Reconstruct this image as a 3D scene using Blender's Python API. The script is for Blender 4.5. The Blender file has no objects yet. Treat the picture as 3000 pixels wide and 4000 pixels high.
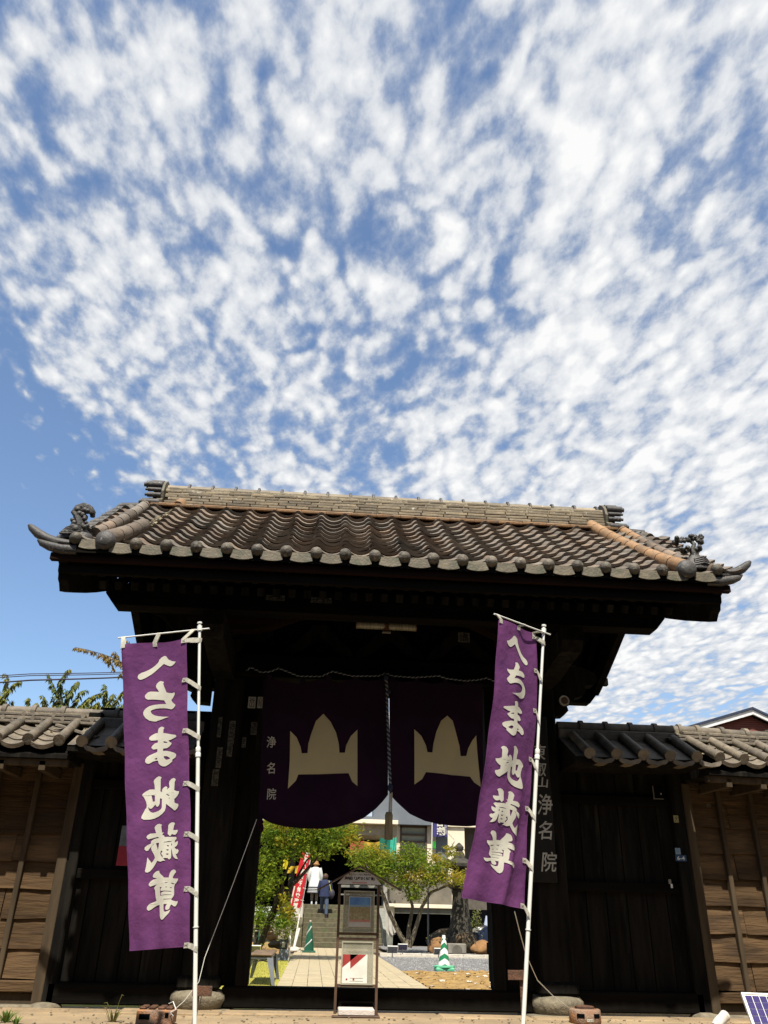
import bpy, bmesh, math, random
from math import sin, cos, pi, radians, sqrt
from mathutils import Vector, Matrix, Euler
from mathutils import noise as mnoise
random.seed(7)
rnd = random.random
def ru(a, b): return a + (b - a) * rnd()
scn = bpy.context.scene
COL = scn.collection

# ------------------------------------------------------------------ camera
PITCH, YAW, ROLL, FPX = radians(26.7), radians(3.9), radians(1.3), 3150.0
CPOS = Vector((-.65, -9.5, .85))
FW = Vector((sin(YAW) * cos(PITCH), cos(YAW) * cos(PITCH), sin(PITCH)))
_r = Vector((cos(YAW), -sin(YAW), 0)); _u = _r.cross(FW)
RT = _r * cos(ROLL) + _u * sin(ROLL)
UP = -_r * sin(ROLL) + _u * cos(ROLL)
cam = bpy.data.cameras.new('camera'); camo = bpy.data.objects.new('camera', cam); COL.objects.link(camo)
camo.matrix_world = Matrix(((RT.x, UP.x, -FW.x, CPOS.x), (RT.y, UP.y, -FW.y, CPOS.y), (RT.z, UP.z, -FW.z, CPOS.z), (0, 0, 0, 1)))
cam.sensor_fit = 'VERTICAL'; cam.sensor_height = 36; cam.sensor_width = 27
cam.lens = FPX / 4000 * 36
cam.clip_start = .05; cam.clip_end = 5000
scn.camera = camo
# surveying helpers: where a direction measured in the photograph meets a real plane of the place
def at(px, py, Y):
    d = FW + RT * ((px - 1500) / FPX) - UP * ((py - 2000) / FPX)
    return CPOS + d * ((Y - CPOS.y) / d.y)
def atz(px, py, Z):
    d = FW + RT * ((px - 1500) / FPX) - UP * ((py - 2000) / FPX)
    return CPOS + d * ((Z - CPOS.z) / d.z)

# ------------------------------------------------------------------ sky, sun, exposure
SUN_EL, SUN_AZ = radians(59), radians(-5)      # sun stands behind the camera, a little to its left
world = bpy.data.worlds.new('World'); scn.world = world; world.use_nodes = True
def sky_nodes():
    nt = world.node_tree; N = nt.nodes; L = nt.links; N.clear()
    def n(t, **k):
        x = N.new(t)
        for a, b in k.items(): setattr(x, a, b)
        return x
    def m(op, a, b=None, c=None, clamp=False):
        x = n('ShaderNodeMath', operation=op); x.use_clamp = clamp
        for i, v in enumerate((a, b, c)):
            if v is None: continue
            if isinstance(v, (int, float)): x.inputs[i].default_value = v
            else: L.new(v, x.inputs[i])
        return x.outputs[0]
    out = n('ShaderNodeOutputWorld'); bg = n('ShaderNodeBackground'); bg.inputs[1].default_value = .05
    sky = n('ShaderNodeTexSky'); sky.sky_type = 'NISHITA'; sky.sun_disc = False
    sky.sun_elevation = SUN_EL; sky.sun_rotation = pi - SUN_AZ
    sky.air_density = 1.0; sky.dust_density = .6; sky.ozone_density = 2.2
    tc = n('ShaderNodeTexCoord'); sx = n('ShaderNodeSeparateXYZ'); L.new(tc.outputs['Generated'], sx.inputs[0])
    X, Y, Z = sx.outputs
    zz = m('MAXIMUM', m('ADD', Z, .06), .04)
    px = m('DIVIDE', X, zz); py = m('DIVIDE', Y, zz)
    cb = n('ShaderNodeCombineXYZ'); L.new(px, cb.inputs[0]); L.new(py, cb.inputs[1])
    mp = n('ShaderNodeMapping'); mp.inputs['Rotation'].default_value = (0, 0, radians(28)); mp.inputs['Scale'].default_value = (1.0, .62, 1); mp.inputs['Location'].default_value = (3.1, 1.7, 0)
    L.new(cb.outputs[0], mp.inputs[0])
    def noise(scale, det, rough, dist=0, src=mp):
        x = n('ShaderNodeTexNoise'); x.inputs['Scale'].default_value = scale; x.inputs['Detail'].default_value = det
        x.inputs['Roughness'].default_value = rough; x.inputs['Distortion'].default_value = dist
        L.new(src.outputs[0], x.inputs['Vector']); return x.outputs[0]
    big = noise(1.5, 3, .5); mid = noise(6.5, 3, .55, .2); fine = noise(38, 8, .60, .1)
    wn = n('ShaderNodeTexNoise'); wn.inputs['Scale'].default_value = 9; wn.inputs['Detail'].default_value = 5; L.new(mp.outputs[0], wn.inputs['Vector'])
    wv = n('ShaderNodeVectorMath', operation='MULTIPLY_ADD'); wv.inputs[1].default_value = (.13, .13, .13); L.new(wn.outputs['Color'], wv.inputs[0]); L.new(mp.outputs[0], wv.inputs[2])
    def cells(scale, rough_src):
        vo = n('ShaderNodeTexVoronoi', feature='SMOOTH_F1'); vo.inputs['Scale'].default_value = scale; vo.inputs['Smoothness'].default_value = .8; L.new(rough_src.outputs[0], vo.inputs['Vector'])
        return m('SUBTRACT', 1.0, m('MULTIPLY', vo.outputs['Distance'], 1.5), clamp=True)
    puff = cells(25, wv); puff2 = cells(12, wv)
    dens = m('ADD', m('ADD', m('MULTIPLY', fine, .72), m('MULTIPLY', puff, .56)), m('ADD', m('MULTIPLY', big, .80), m('ADD', m('MULTIPLY', mid, .75), m('MULTIPLY', puff2, .22))))
    # the cloud sheet thins towards the lower left of the view
    lowleft = m('ADD', m('MULTIPLY', X, -2.4), m('MULTIPLY', Z, -1.9))
    dens = m('ADD', dens, m('MULTIPLY', m('SUBTRACT', noise(.55, 1, .5), .5), .9))
    thin = m('MULTIPLY', m('MAXIMUM', m('ADD', lowleft, .40), 0.0), 1.3)
    dens = m('SUBTRACT', dens, thin)
    mr = n('ShaderNodeMapRange', interpolation_type='SMOOTHSTEP'); L.new(dens, mr.inputs[0]); mr.inputs[1].default_value = .94; mr.inputs[2].default_value = 1.47
    mr.inputs[3].default_value = .07; mr.inputs[4].default_value = .98
    mix = n('ShaderNodeMix', data_type='RGBA'); L.new(mr.outputs[0], mix.inputs[0])
    hsv = n('ShaderNodeHueSaturation'); hsv.inputs['Saturation'].default_value = 1.08; hsv.inputs['Value'].default_value = 1.95
    L.new(sky.outputs[0], hsv.inputs['Color'])
    L.new(hsv.outputs[0], mix.inputs[6])
    cr = n('ShaderNodeMapRange'); L.new(dens, cr.inputs[0]); cr.inputs[1].default_value = 1.15; cr.inputs[2].default_value = 1.75; cr.inputs[3].default_value = 0; cr.inputs[4].default_value = 1
    cc = n('ShaderNodeMix', data_type='RGBA'); L.new(cr.outputs[0], cc.inputs[0])
    cc.inputs[6].default_value = (5.6, 6.2, 7.2, 1); cc.inputs[7].default_value = (10.6, 10.6, 10.5, 1)
    L.new(cc.outputs[2], mix.inputs[7])
    L.new(mix.outputs[2], bg.inputs[0]); L.new(bg.outputs[0], out.inputs[0])
sky_nodes()
sl = bpy.data.lights.new('sun', 'SUN'); sl.energy = 5.0; sl.angle = radians(.53); sl.color = (1, .95, .86)
so = bpy.data.objects.new('sun', sl); COL.objects.link(so)
sdir = Vector((sin(SUN_AZ) * cos(SUN_EL), -cos(SUN_AZ) * cos(SUN_EL), sin(SUN_EL)))   # towards the sun
so.rotation_euler = sdir.to_track_quat('Z', 'Y').to_euler(); so.location = sdir * 60
vs = scn.view_settings; vs.view_transform = 'Standard'; vs.look = 'None'; vs.exposure = .9; vs.gamma = 1; vs.use_curve_mapping = False

# ------------------------------------------------------------------ materials
MC = {}
def mat(name, c1, c2=None, scale=6, stretch=(1, 1, 1), rough=.8, bump=.0, bscale=None, metal=0, rnd_amt=0, rnd_col=None, detail=6,
        trans=0, emis=None, spots=None, lo=.35, hi=.65, transmission=0, alpha=1, spec=.3, bands=None):
    if name in MC: return MC[name]
    m = bpy.data.materials.new(name); m.use_nodes = True; nt = m.node_tree; N = nt.nodes; L = nt.links
    b = N['Principled BSDF']; b.inputs['Roughness'].default_value = rough; b.inputs['Metallic'].default_value = metal
    b.inputs['Specular IOR Level'].default_value = spec
    tc = N.new('ShaderNodeTexCoord'); mp = N.new('ShaderNodeMapping'); mp.inputs['Scale'].default_value = stretch
    L.new(tc.outputs['Object'], mp.inputs[0])
    oi = N.new('ShaderNodeObjectInfo')
    add = N.new('ShaderNodeVectorMath'); add.operation = 'MULTIPLY_ADD'   # each object samples its own spot of the grain
    sc = N.new('ShaderNodeCombineXYZ')
    for i in range(3): L.new(oi.outputs['Random'], sc.inputs[i])
    L.new(sc.outputs[0], add.inputs[0]); add.inputs[1].default_value = (17.3, 31.7, 11.1); L.new(mp.outputs[0], add.inputs[2])
    no = N.new('ShaderNodeTexNoise'); no.inputs['Scale'].default_value = scale; no.inputs['Detail'].default_value = detail; no.inputs['Roughness'].default_value = .6
    L.new(add.outputs[0], no.inputs['Vector'])
    col = None
    c2 = c2 or tuple(v * .75 for v in c1)
    c1 = tuple(v * .8 for v in c1); c2 = tuple(v * .8 for v in c2)
    if spots: spots = (tuple(v * .8 for v in spots[0]),) + tuple(spots[1:])
    mr = N.new('ShaderNodeMapRange'); mr.inputs[1].default_value = lo; mr.inputs[2].default_value = hi; L.new(no.outputs[0], mr.inputs[0])
    mx = N.new('ShaderNodeMix'); mx.data_type = 'RGBA'; L.new(mr.outputs[0], mx.inputs[0])
    mx.inputs[6].default_value = (*c1, 1); mx.inputs[7].default_value = (*c2, 1); col = mx.outputs[2]
    if rnd_col:
        w = N.new('ShaderNodeTexWhiteNoise'); w.noise_dimensions = '1D'; L.new(oi.outputs['Random'], w.inputs['W'])
        m2 = N.new('ShaderNodeMix'); m2.data_type = 'RGBA'; L.new(w.outputs['Value'], m2.inputs[0])
        L.new(col, m2.inputs[6])
        m3 = N.new('ShaderNodeMix'); m3.data_type = 'RGBA'; m3.blend_type = 'MULTIPLY'; m3.inputs[0].default_value = 1
        L.new(col, m3.inputs[6]); m3.inputs[7].default_value = (*rnd_col, 1); L.new(m3.outputs[2], m2.inputs[7]); col = m2.outputs[2]
    if rnd_amt:
        h = N.new('ShaderNodeHueSaturation'); mm = N.new('ShaderNodeMapRange'); mm.inputs[3].default_value = 1 - rnd_amt; mm.inputs[4].default_value = 1 + rnd_amt
        L.new(oi.outputs['Random'], mm.inputs[0]); L.new(mm.outputs[0], h.inputs['Value']); L.new(col, h.inputs['Color']); col = h.outputs[0]
    if spots:   # (colour, scale, threshold, softness)
        sc_, ss, th, sf = spots
        n2 = N.new('ShaderNodeTexNoise'); n2.inputs['Scale'].default_value = ss; n2.inputs['Detail'].default_value = 5; n2.inputs['Roughness'].default_value = .65
        L.new(add.outputs[0], n2.inputs['Vector'])
        r2 = N.new('ShaderNodeMapRange'); r2.inputs[1].default_value = th; r2.inputs[2].default_value = th + sf; L.new(n2.outputs[0], r2.inputs[0])
        m4 = N.new('ShaderNodeMix'); m4.data_type = 'RGBA'; L.new(r2.outputs[0], m4.inputs[0]); L.new(col, m4.inputs[6]); m4.inputs[7].default_value = (*sc_, 1); col = m4.outputs[2]
    L.new(col, b.inputs['Base Color'])
    if bump:
        nb = N.new('ShaderNodeTexNoise'); nb.inputs['Scale'].default_value = bscale or scale * 3; nb.inputs['Detail'].default_value = 8; L.new(add.outputs[0], nb.inputs['Vector'])
        bp = N.new('ShaderNodeBump'); bp.inputs['Strength'].default_value = bump; bp.inputs['Distance'].default_value = .02
        L.new(nb.outputs[0], bp.inputs['Height']); L.new(bp.outputs[0], b.inputs['Normal'])
    if trans:
        tr = N.new('ShaderNodeBsdfTranslucent'); L.new(col, tr.inputs[0]); ms = N.new('ShaderNodeMixShader'); ms.inputs[0].default_value = trans
        L.new(b.outputs[0], ms.inputs[1]); L.new(tr.outputs[0], ms.inputs[2]); L.new(ms.outputs[0], N['Material Output'].inputs[0])
    if transmission: b.inputs['Transmission Weight'].default_value = transmission
    if alpha < 1: b.inputs['Alpha'].default_value = alpha
    MC[name] = m; return m
M_tile = mat('weathered clay tile', (.20, .170, .135), (.12, .108, .09), 5, rough=.66, bump=.35, bscale=40, rnd_amt=.32, rnd_col=(1.12, .93, .80), spots=((.24, .22, .19), 9, .60, .12), spec=.25)
M_tiledark = mat('dark smoked tile', (.065, .057, .048), (.032, .029, .026), 9, rough=.62, bump=.3, bscale=40, rnd_amt=.25, spots=((.25, .24, .21), 18, .6, .12), spec=.45)
M_tileorange = mat('orange clay tile', (.34, .19, .085), (.23, .14, .075), 8, rough=.6, bump=.25, bscale=40, rnd_amt=.18, spots=((.12, .10, .08), 9, .6, .15))
M_noshi = mat('ridge course tile', (.30, .235, .145), (.19, .155, .105), 7, rough=.6, bump=.25, bscale=40, rnd_amt=.3, rnd_col=(.8, .82, .85), spots=((.55, .50, .42), 11, .63, .06))
M_apron = mat('eave tile grey', (.175, .145, .095), (.10, .085, .06), 9, rough=.6, bump=.3, bscale=50, rnd_amt=.15, spots=((.09, .10, .055), 9, .55, .15))
M_walltile = mat('wall roof tile', (.215, .175, .125), (.12, .102, .078), 8, rough=.65, bump=.35, bscale=40, rnd_amt=.22, rnd_col=(.85, .85, .85), spots=((.07, .065, .055), 7, .6, .12))
M_mortar = mat('crumbled mortar', (.35, .30, .20), (.16, .13, .09), 16, rough=.95, bump=.8, bscale=30)
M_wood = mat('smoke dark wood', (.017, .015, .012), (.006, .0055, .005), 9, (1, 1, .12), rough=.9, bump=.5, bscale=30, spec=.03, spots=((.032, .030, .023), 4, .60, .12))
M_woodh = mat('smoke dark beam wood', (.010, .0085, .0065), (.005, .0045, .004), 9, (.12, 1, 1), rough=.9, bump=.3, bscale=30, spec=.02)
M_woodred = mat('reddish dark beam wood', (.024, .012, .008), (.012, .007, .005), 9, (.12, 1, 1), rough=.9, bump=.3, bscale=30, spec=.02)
M_plank = mat('weathered brown plank', (.120, .074, .037), (.055, .035, .020), 7, (.14, 1, 1.2), rough=.85, bump=.8, bscale=30, rnd_amt=.3, spots=((.05, .034, .022), 3.5, .56, .15), spec=.05)
M_post = mat('weathered grey brown post', (.085, .062, .038), (.045, .033, .021), 8, (1, 1, .15), rough=.85, bump=.5, bscale=24, spec=.05)
M_stone = mat('foundation stone', (.23, .195, .13), (.13, .11, .075), 12, rough=.9, bump=.6, bscale=40)
M_ground = mat('sandy forecourt concrete', (.37, .27, .155), (.25, .185, .11), 2.2, rough=.92, bump=.4, bscale=60, spots=((.24, .18, .11), 7, .6, .12), detail=10)
M_edge = mat('sandy edge stone', (.37, .265, .15), (.25, .18, .105), 3, rough=.92, bump=.6, bscale=40, rnd_amt=.12, spots=((.20, .16, .10), 9, .58, .1))
M_white = mat('white enamel pole', (.80, .79, .72), (.74, .73, .65), 5, rough=.35, spec=.5)
M_tab = mat('cream cotton tape', (.68, .64, .53), (.50, .47, .38), 30, rough=.9, bump=.3, bscale=200, trans=.25)
M_purple = mat('faded purple cotton', (.180, .055, .165), (.125, .040, .130), 2.5, rough=.9, bump=.6, bscale=11, trans=.16, detail=8, spec=.1)
M_letter = mat('undyed lettering', (.74, .70, .58), (.66, .62, .50), 10, rough=.9, trans=.16, spec=.1)
M_noren = mat('dark aubergine curtain cloth', (.024, .009, .023), (.015, .006, .015), 3, rough=.95, bump=.1, bscale=300, spec=.08, trans=.12)
M_crest = mat('undyed crest cloth', (.72, .60, .32), (.62, .54, .32), 3, rough=.95, spec=.08, trans=.3)
M_rope_l = mat('white rope strand', (.24, .26, .25), rough=.9)
M_rope_d = mat('navy rope strand', (.02, .03, .06), rough=.9)
M_rust = mat('rusty steel', (.16, .075, .04), (.08, .045, .03), 20, rough=.8, bump=.4, bscale=80, metal=.2)
M_iron = mat('rusted cast iron', (.28, .20, .14), (.26, .11, .05), 14, rough=.75, bump=.5, bscale=60, spots=((.35, .16, .06), 9, .55, .1))
M_glass = mat('clear glass tube', (.75, .70, .5), rough=.12, spec=.5)
M_paper = mat('sticker paper', (.50, .47, .38), (.40, .37, .29), 14, rough=.9)
M_paperdim = mat('faded votive paper', (.13, .12, .085), (.05, .045, .035), 40, rough=.9, lo=.42, hi=.58)
M_paperred = mat('faded reddish votive paper', (.22, .15, .08), (.10, .06, .035), 30, rough=.9, lo=.42, hi=.58)
M_ink = mat('black ink', (.015, .014, .013), rough=.8)
M_inkred = mat('red ink', (.35, .05, .03), rough=.8)
M_gold = mat('grey gold brushed lettering', (.22, .21, .175), (.15, .145, .12), 9, rough=.7)
M_black = mat('painted void and black parts', (.005, .005, .006), rough=.95, spec=.0)  # flat black: unlit openings painted dark, also plain black parts

# ------------------------------------------------------------------ mesh helpers
class MB:
    def __init__(s): s.v = []; s.f = []
    def add(s, v, f):
        o = len(s.v); s.v += [Vector(p) for p in v]; s.f += [tuple(i + o for i in q) for q in f]; return s
    def box(s, x0, x1, y0, y1, z0, z1, M=None):
        v = [Vector(p) for p in ((x0, y0, z0), (x1, y0, z0), (x1, y1, z0), (x0, y1, z0), (x0, y0, z1), (x1, y0, z1), (x1, y1, z1), (x0, y1, z1))]
        if M: v = [M @ p for p in v]
        return s.add(v, [(0, 3, 2, 1), (4, 5, 6, 7), (0, 1, 5, 4), (1, 2, 6, 5), (2, 3, 7, 6), (3, 0, 4, 7)])
    def cbox(s, x0, x1, y0, y1, z0, z1, c=.008, M=None):   # box with chamfered edges
        v = []; f = []
        cx, cy, cz = (x0 + x1) / 2, (y0 + y1) / 2, (z0 + z1) / 2
        bm = bmesh.new(); bmesh.ops.create_cube(bm, size=1)
        for q in bm.verts: q.co = Vector((cx + q.co.x * (x1 - x0), cy + q.co.y * (y1 - y0), cz + q.co.z * (z1 - z0)))
        bmesh.ops.bevel(bm, geom=bm.edges[:], offset=c, segments=1, affect='EDGES')
        if M: bmesh.ops.transform(bm, matrix=M, verts=bm.verts)
        bm.verts.index_update(); v = [q.co.copy() for q in bm.verts]; f = [tuple(w.index for w in a.verts) for a in bm.faces]; bm.free()
        return s.add(v, f)
    def tube(s, pts, r, n=8, cap=True, flat=1, ref=None):
        pts = [Vector(p) for p in pts]; k = len(pts)
        rr = r if isinstance(r, (list, tuple)) else [r] * k
        v = []; side = None
        for i, p in enumerate(pts):
            t = (pts[min(i + 1, k - 1)] - pts[max(i - 1, 0)]).normalized()
            if side is None:
                a = Vector(ref) if ref else (Vector((0, 0, 1)) if abs(t.z) < .9 else Vector((1, 0, 0)))
                side = t.cross(a).normalized()
            side = (side - t * side.dot(t)).normalized(); up = side.cross(t)
            for j in range(n):
                w = 2 * pi * j / n
                v.append(p + side * (cos(w) * rr[i]) + up * (sin(w) * rr[i] * flat))
        f = [(i * n + j, i * n + (j + 1) % n, (i + 1) * n + (j + 1) % n, (i + 1) * n + j) for i in range(k - 1) for j in range(n)]
        if cap: f += [tuple(range(n))[::-1], tuple((k - 1) * n + j for j in range(n))]
        return s.add(v, f)
    def lathe(s, prof, c=(0, 0, 0), n=16, axis='z', sx=1, sy=1):
        v = []; c = Vector(c)
        for (r, h) in prof:
            for j in range(n):
                a = 2 * pi * j / n; q = (cos(a) * r * sx, sin(a) * r * sy)
                p = Vector((q[0], q[1], h)) if axis == 'z' else (Vector((h, q[0], q[1])) if axis == 'x' else Vector((q[0], h, q[1])))
                v.append(c + p)
        k = len(prof)
        f = [(i * n + j, i * n + (j + 1) % n, (i + 1) * n + (j + 1) % n, (i + 1) * n + j) for i in range(k - 1) for j in range(n)]
        f += [tuple(range(n))[::-1], tuple((k - 1) * n + j for j in range(n))]
        return s.add(v, f)
    def prism(s, poly, a, b, axis='x'):     # extrude a 2D polygon between a and b along an axis
        def P(q, h): return {'x': (h, q[0], q[1]), 'y': (q[0], h, q[1]), 'z': (q[0], q[1], h)}[axis]
        n = len(poly); v = [P(q, a) for q in poly] + [P(q, b) for q in poly]
        f = [(i, (i + 1) % n, n + (i + 1) % n, n + i) for i in range(n)]
        f += [tuple(range(n))[::-1], tuple(range(n, 2 * n))]
        return s.add(v, f)
    def grid(s, fn, nu, nv, thick=0):
        v = [fn(i / nu, j / nv) for j in range(nv + 1) for i in range(nu + 1)]
        f = [(j * (nu + 1) + i, j * (nu + 1) + i + 1, (j + 1) * (nu + 1) + i + 1, (j + 1) * (nu + 1) + i) for j in range(nv) for i in range(nu)]
        return s.add(v, f)
    def blob(s, c, r, sub=2, amp=.2, freq=2.0, seed=0, sc=(1, 1, 1)):
        bm = bmesh.new(); bmesh.ops.create_icosphere(bm, subdivisions=sub, radius=1)
        v = []
        for q in bm.verts:
            d = 1 + amp * mnoise.noise(q.co * freq + Vector((seed * 7.3, seed * 3.1, 0)))
            v.append(Vector(c) + Vector((q.co.x * r * d * sc[0], q.co.y * r * d * sc[1], q.co.z * r * d * sc[2])))
        bm.verts.index_update(); f = [tuple(w.index for w in a.verts) for a in bm.faces]; bm.free()
        return s.add(v, f)
    def xf(s, M): s.v = [M @ p for p in s.v]; return s
def woff(p):
    o = Vector((0, 0, 0))
    while p is not None: o += p.location; p = p.parent
    return o
def mesh(name, mb, m, smooth=False, off=None):
    me = bpy.data.meshes.new(name); o = off or Vector((0, 0, 0))
    me.from_pydata([tuple(p - o) for p in mb.v], [], mb.f)
    me.validate(); me.update()
    if smooth:
        me.shade_smooth()
        try: me.set_sharp_from_angle(angle=radians(smooth if smooth > 1 else 40))
        except Exception: pass
    if m: me.materials.append(m)
    return me
def obj(name, mb, m, parent=None, smooth=False, kind=None, label=None):
    """mesh authored in world coordinates, linked as one object (a child keeps its thing's base as origin)"""
    o = bpy.data.objects.new(name, mesh(name, mb, m, smooth, woff(parent))); COL.objects.link(o)
    if parent: o.parent = parent
    if kind: o['kind'] = kind
    if label: o['label'] = label
    return o
def inst(name, me, parent, M, label=None):
    o = bpy.data.objects.new(name, me); COL.objects.link(o); o.parent = parent
    o.matrix_basis = Matrix.Translation(-woff(parent)) @ M
    if label: o['label'] = label
    return o
def thing(name, label, cat, loc=(0, 0, 0), group=None):
    o = bpy.data.objects.new(name, None); COL.objects.link(o); o.location = Vector(loc); o['label'] = label; o['category'] = cat
    o.empty_display_size = .1
    if group: o['group'] = group
    return o
def tag(o, label, cat, group=None):
    o['label'] = label; o['category'] = cat
    if group: o['group'] = group
    return o
def struct(name, mb, m, smooth=False, label=None):
    o = obj(name, mb, m, None, smooth, 'structure', label); return o
def dup(root, loc, rotz=0, label=None, group=None, scale=None):
    def cp(o, par):
        c = o.copy(); COL.objects.link(c); c.parent = par
        for ch in [q for q in bpy.data.objects if q.parent == o and q != c]: cp(ch, c)
        return c
    r = cp(root, None); r.location = Vector(loc); r.rotation_euler = (0, 0, rotz)
    if scale: r.scale = (scale,) * 3
    if label: r['label'] = label
    if group: r['group'] = group
    return r
def subdiv(vs, fs, maxlen):
    bm = bmesh.new(); q = [bm.verts.new(p) for p in vs]
    for f in fs:
        try: bm.faces.new([q[i] for i in f])
        except ValueError: pass
    bmesh.ops.triangulate(bm, faces=bm.faces[:])
    for _ in range(3):
        e = [x for x in bm.edges if x.calc_length() > maxlen]
        if not e: break
        bmesh.ops.subdivide_edges(bm, edges=e, cuts=1); bmesh.ops.triangulate(bm, faces=[a for a in bm.faces if len(a.verts) > 3])
    bm.verts.index_update(); v = [x.co.copy() for x in bm.verts]; f = [tuple(w.index for w in a.verts) for a in bm.faces]; bm.free(); return v, f
def fill2d(loops):
    cu = bpy.data.curves.new('outline', 'CURVE'); cu.dimensions = '2D'; cu.fill_mode = 'BOTH'
    for lp in loops:
        sp = cu.splines.new('POLY'); sp.points.add(len(lp) - 1)
        for i, (x, y) in enumerate(lp): sp.points[i].co = (x, y, 0, 1)
        sp.use_cyclic_u = True
    o = bpy.data.objects.new('outline', cu); COL.objects.link(o)
    me = bpy.data.meshes.new_from_object(o, depsgraph=bpy.context.evaluated_depsgraph_get())
    v = [p.co.copy() for p in me.vertices]; f = [tuple(p.vertices) for p in me.polygons]
    bpy.data.objects.remove(o); bpy.data.curves.remove(cu); bpy.data.meshes.remove(me); return v, f
def text2d(s, size=1, bold=0, res=2):
    cu = bpy.data.curves.new('writing', 'FONT'); cu.body = s; cu.size = size; cu.align_x = 'CENTER'; cu.align_y = 'CENTER'; cu.offset = bold; cu.resolution_u = res; cu.space_line = .9
    o = bpy.data.objects.new('writing', cu); COL.objects.link(o)
    me = bpy.data.meshes.new_from_object(o, depsgraph=bpy.context.evaluated_depsgraph_get())
    v = [p.co.copy() for p in me.vertices]; f = [tuple(p.vertices) for p in me.polygons]
    bpy.data.objects.remove(o); bpy.data.curves.remove(cu); bpy.data.meshes.remove(me)
    return v, f
def writing(s, c, size, m, parent, xd=(1, 0, 0), yd=(0, 0, 1), bold=0, name='lettering', fit=None, shear=0):
    v, f = text2d(s, size, bold)
    if not v: return None
    if fit:
        xs = [p.x for p in v]; ys = [p.y for p in v]; w = max(xs) - min(xs); h = max(ys) - min(ys); cx = (max(xs) + min(xs)) / 2; cy = (max(ys) + min(ys)) / 2
        for p in v: p.x = (p.x - cx) * fit[0] / w; p.y = (p.y - cy) * (fit[1] / h if fit[1] else fit[0] / w)
    xd, yd, c = Vector(xd).normalized(), Vector(yd).normalized(), Vector(c)
    mb = MB(); mb.add([c + xd * (p.x + shear * p.y) + yd * p.y for p in v], f)
    return obj(name, mb, m, parent)

# ------------------------------------------------------------------ ground in front and behind
def ground():
    g = MB()
    def P(u, v):
        x = -400 + 800 * u; y = -60 + 900 * v
        return (x, y, -.17)
    g.grid(P, 4, 4); struct('ground', g, mat('dry earth', (.22, .17, .10), (.14, .11, .07), 1.5, rough=.95, bump=.4, bscale=20))
    f = MB()
    def Q(u, v):
        x = -14 + 28 * u; y = -3.7 + 3.56 * v
        return (x, y, .006 * mnoise.noise(Vector((x * 1.3, y * 1.3, 0))) + .004 * mnoise.noise(Vector((x * 5, y * 5, 3))) - .004)
    f.grid(Q, 160, 50); f.box(-14, 14, -.14, .3, -.2, -.02)
    struct('forecourt', f, M_ground)
    x = -7.5; es = None
    while x < 7.5:
        w = ru(.8, 1.6); e = MB(); d0 = -.14 - ru(.30, .42); h = ru(.004, .016)
        for q in (0,): e.cbox(x + .008, x + w - .008, d0, -.15, -.1, h, .012)
        e.v = [p + Vector((0, .02 * mnoise.noise(p * 3), .006 * mnoise.noise(p * 4))) for p in e.v]
        obj('edge_stone', e, M_edge, bpy.data.objects['forecourt']); x += w
    k = MB().cbox(-60, 60, -3.88, -3.705, -.2, .0, .02); struct('kerb', k, mat('street kerb', (.30, .29, .27), rough=.9, bump=.3))
    r = MB().box(-60, 60, -11.4, -3.89, -.25, -.11); struct('added_road', r, mat('asphalt', (.055, .055, .055), (.035, .035, .036), 8, rough=.95, bump=.5, bscale=90))  # dark road added out of view to cut light bounced onto the gate
    struct('added_road_line', MB().box(-60, 60, -4.5, -4.35, -.108, -.106), mat('road paint', (.6, .6, .58), rough=.8))
    struct('pavement', MB().cbox(-60, 60, -13.6, -11.41, -.25, .0, .02), mat('far pavement', (.20, .19, .17), (.15, .14, .13), 5, rough=.95, bump=.3))
    cols = [(.10, .085, .07), (.16, .14, .12), (.07, .065, .06), (.13, .09, .07)]  # unseen houses added behind the camera to darken shade on the gate
    for i, (x0, x1, h) in enumerate(((-30, -18, 7.5), (-17, -6.5, 9.2), (-6, 5.5, 8.2), (6.2, 17, 9.6), (18, 30, 7.0))):
        mw = mat('far side wall %d' % (i % 4), cols[i % 4], rough=.9, bump=.2)
        t = thing('sky_blocking_house', ('low dark', 'tall brown', 'middle dark', 'tall reddish', 'low brown')[i] + ' unseen town house added across the street to block sky light', 'house', ((x0 + x1) / 2, -18, 0))
        obj('wall', MB().box(x0, x1, -23, -14, -.1, h - 1.2), mw, t)
        obj('roof', MB().prism([(-24, h - 1.4), (-13.2, h - 1.4), (-13.2, h - 1.15), (-18.5, h + .9), (-24, h - 1.15)], x0 - .3, x1 + .3, 'x'), M_tiledark, t)
        for fz in (1.0, 4.0):
            n = 4
            for j in range(n):
                xx = x0 + (j + .5) * (x1 - x0) / n; w = obj('window', MB().cbox(xx - .8, xx + .8, -14.0, -13.92, fz, fz + 1.4, .02), M_gold, t); obj('pane', MB().box(xx - .72, xx + .72, -13.918, -13.912, fz + .08, fz + 1.32), mat('far window glass', (.03, .035, .04), rough=.1, spec=.6), w)
ground()

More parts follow.
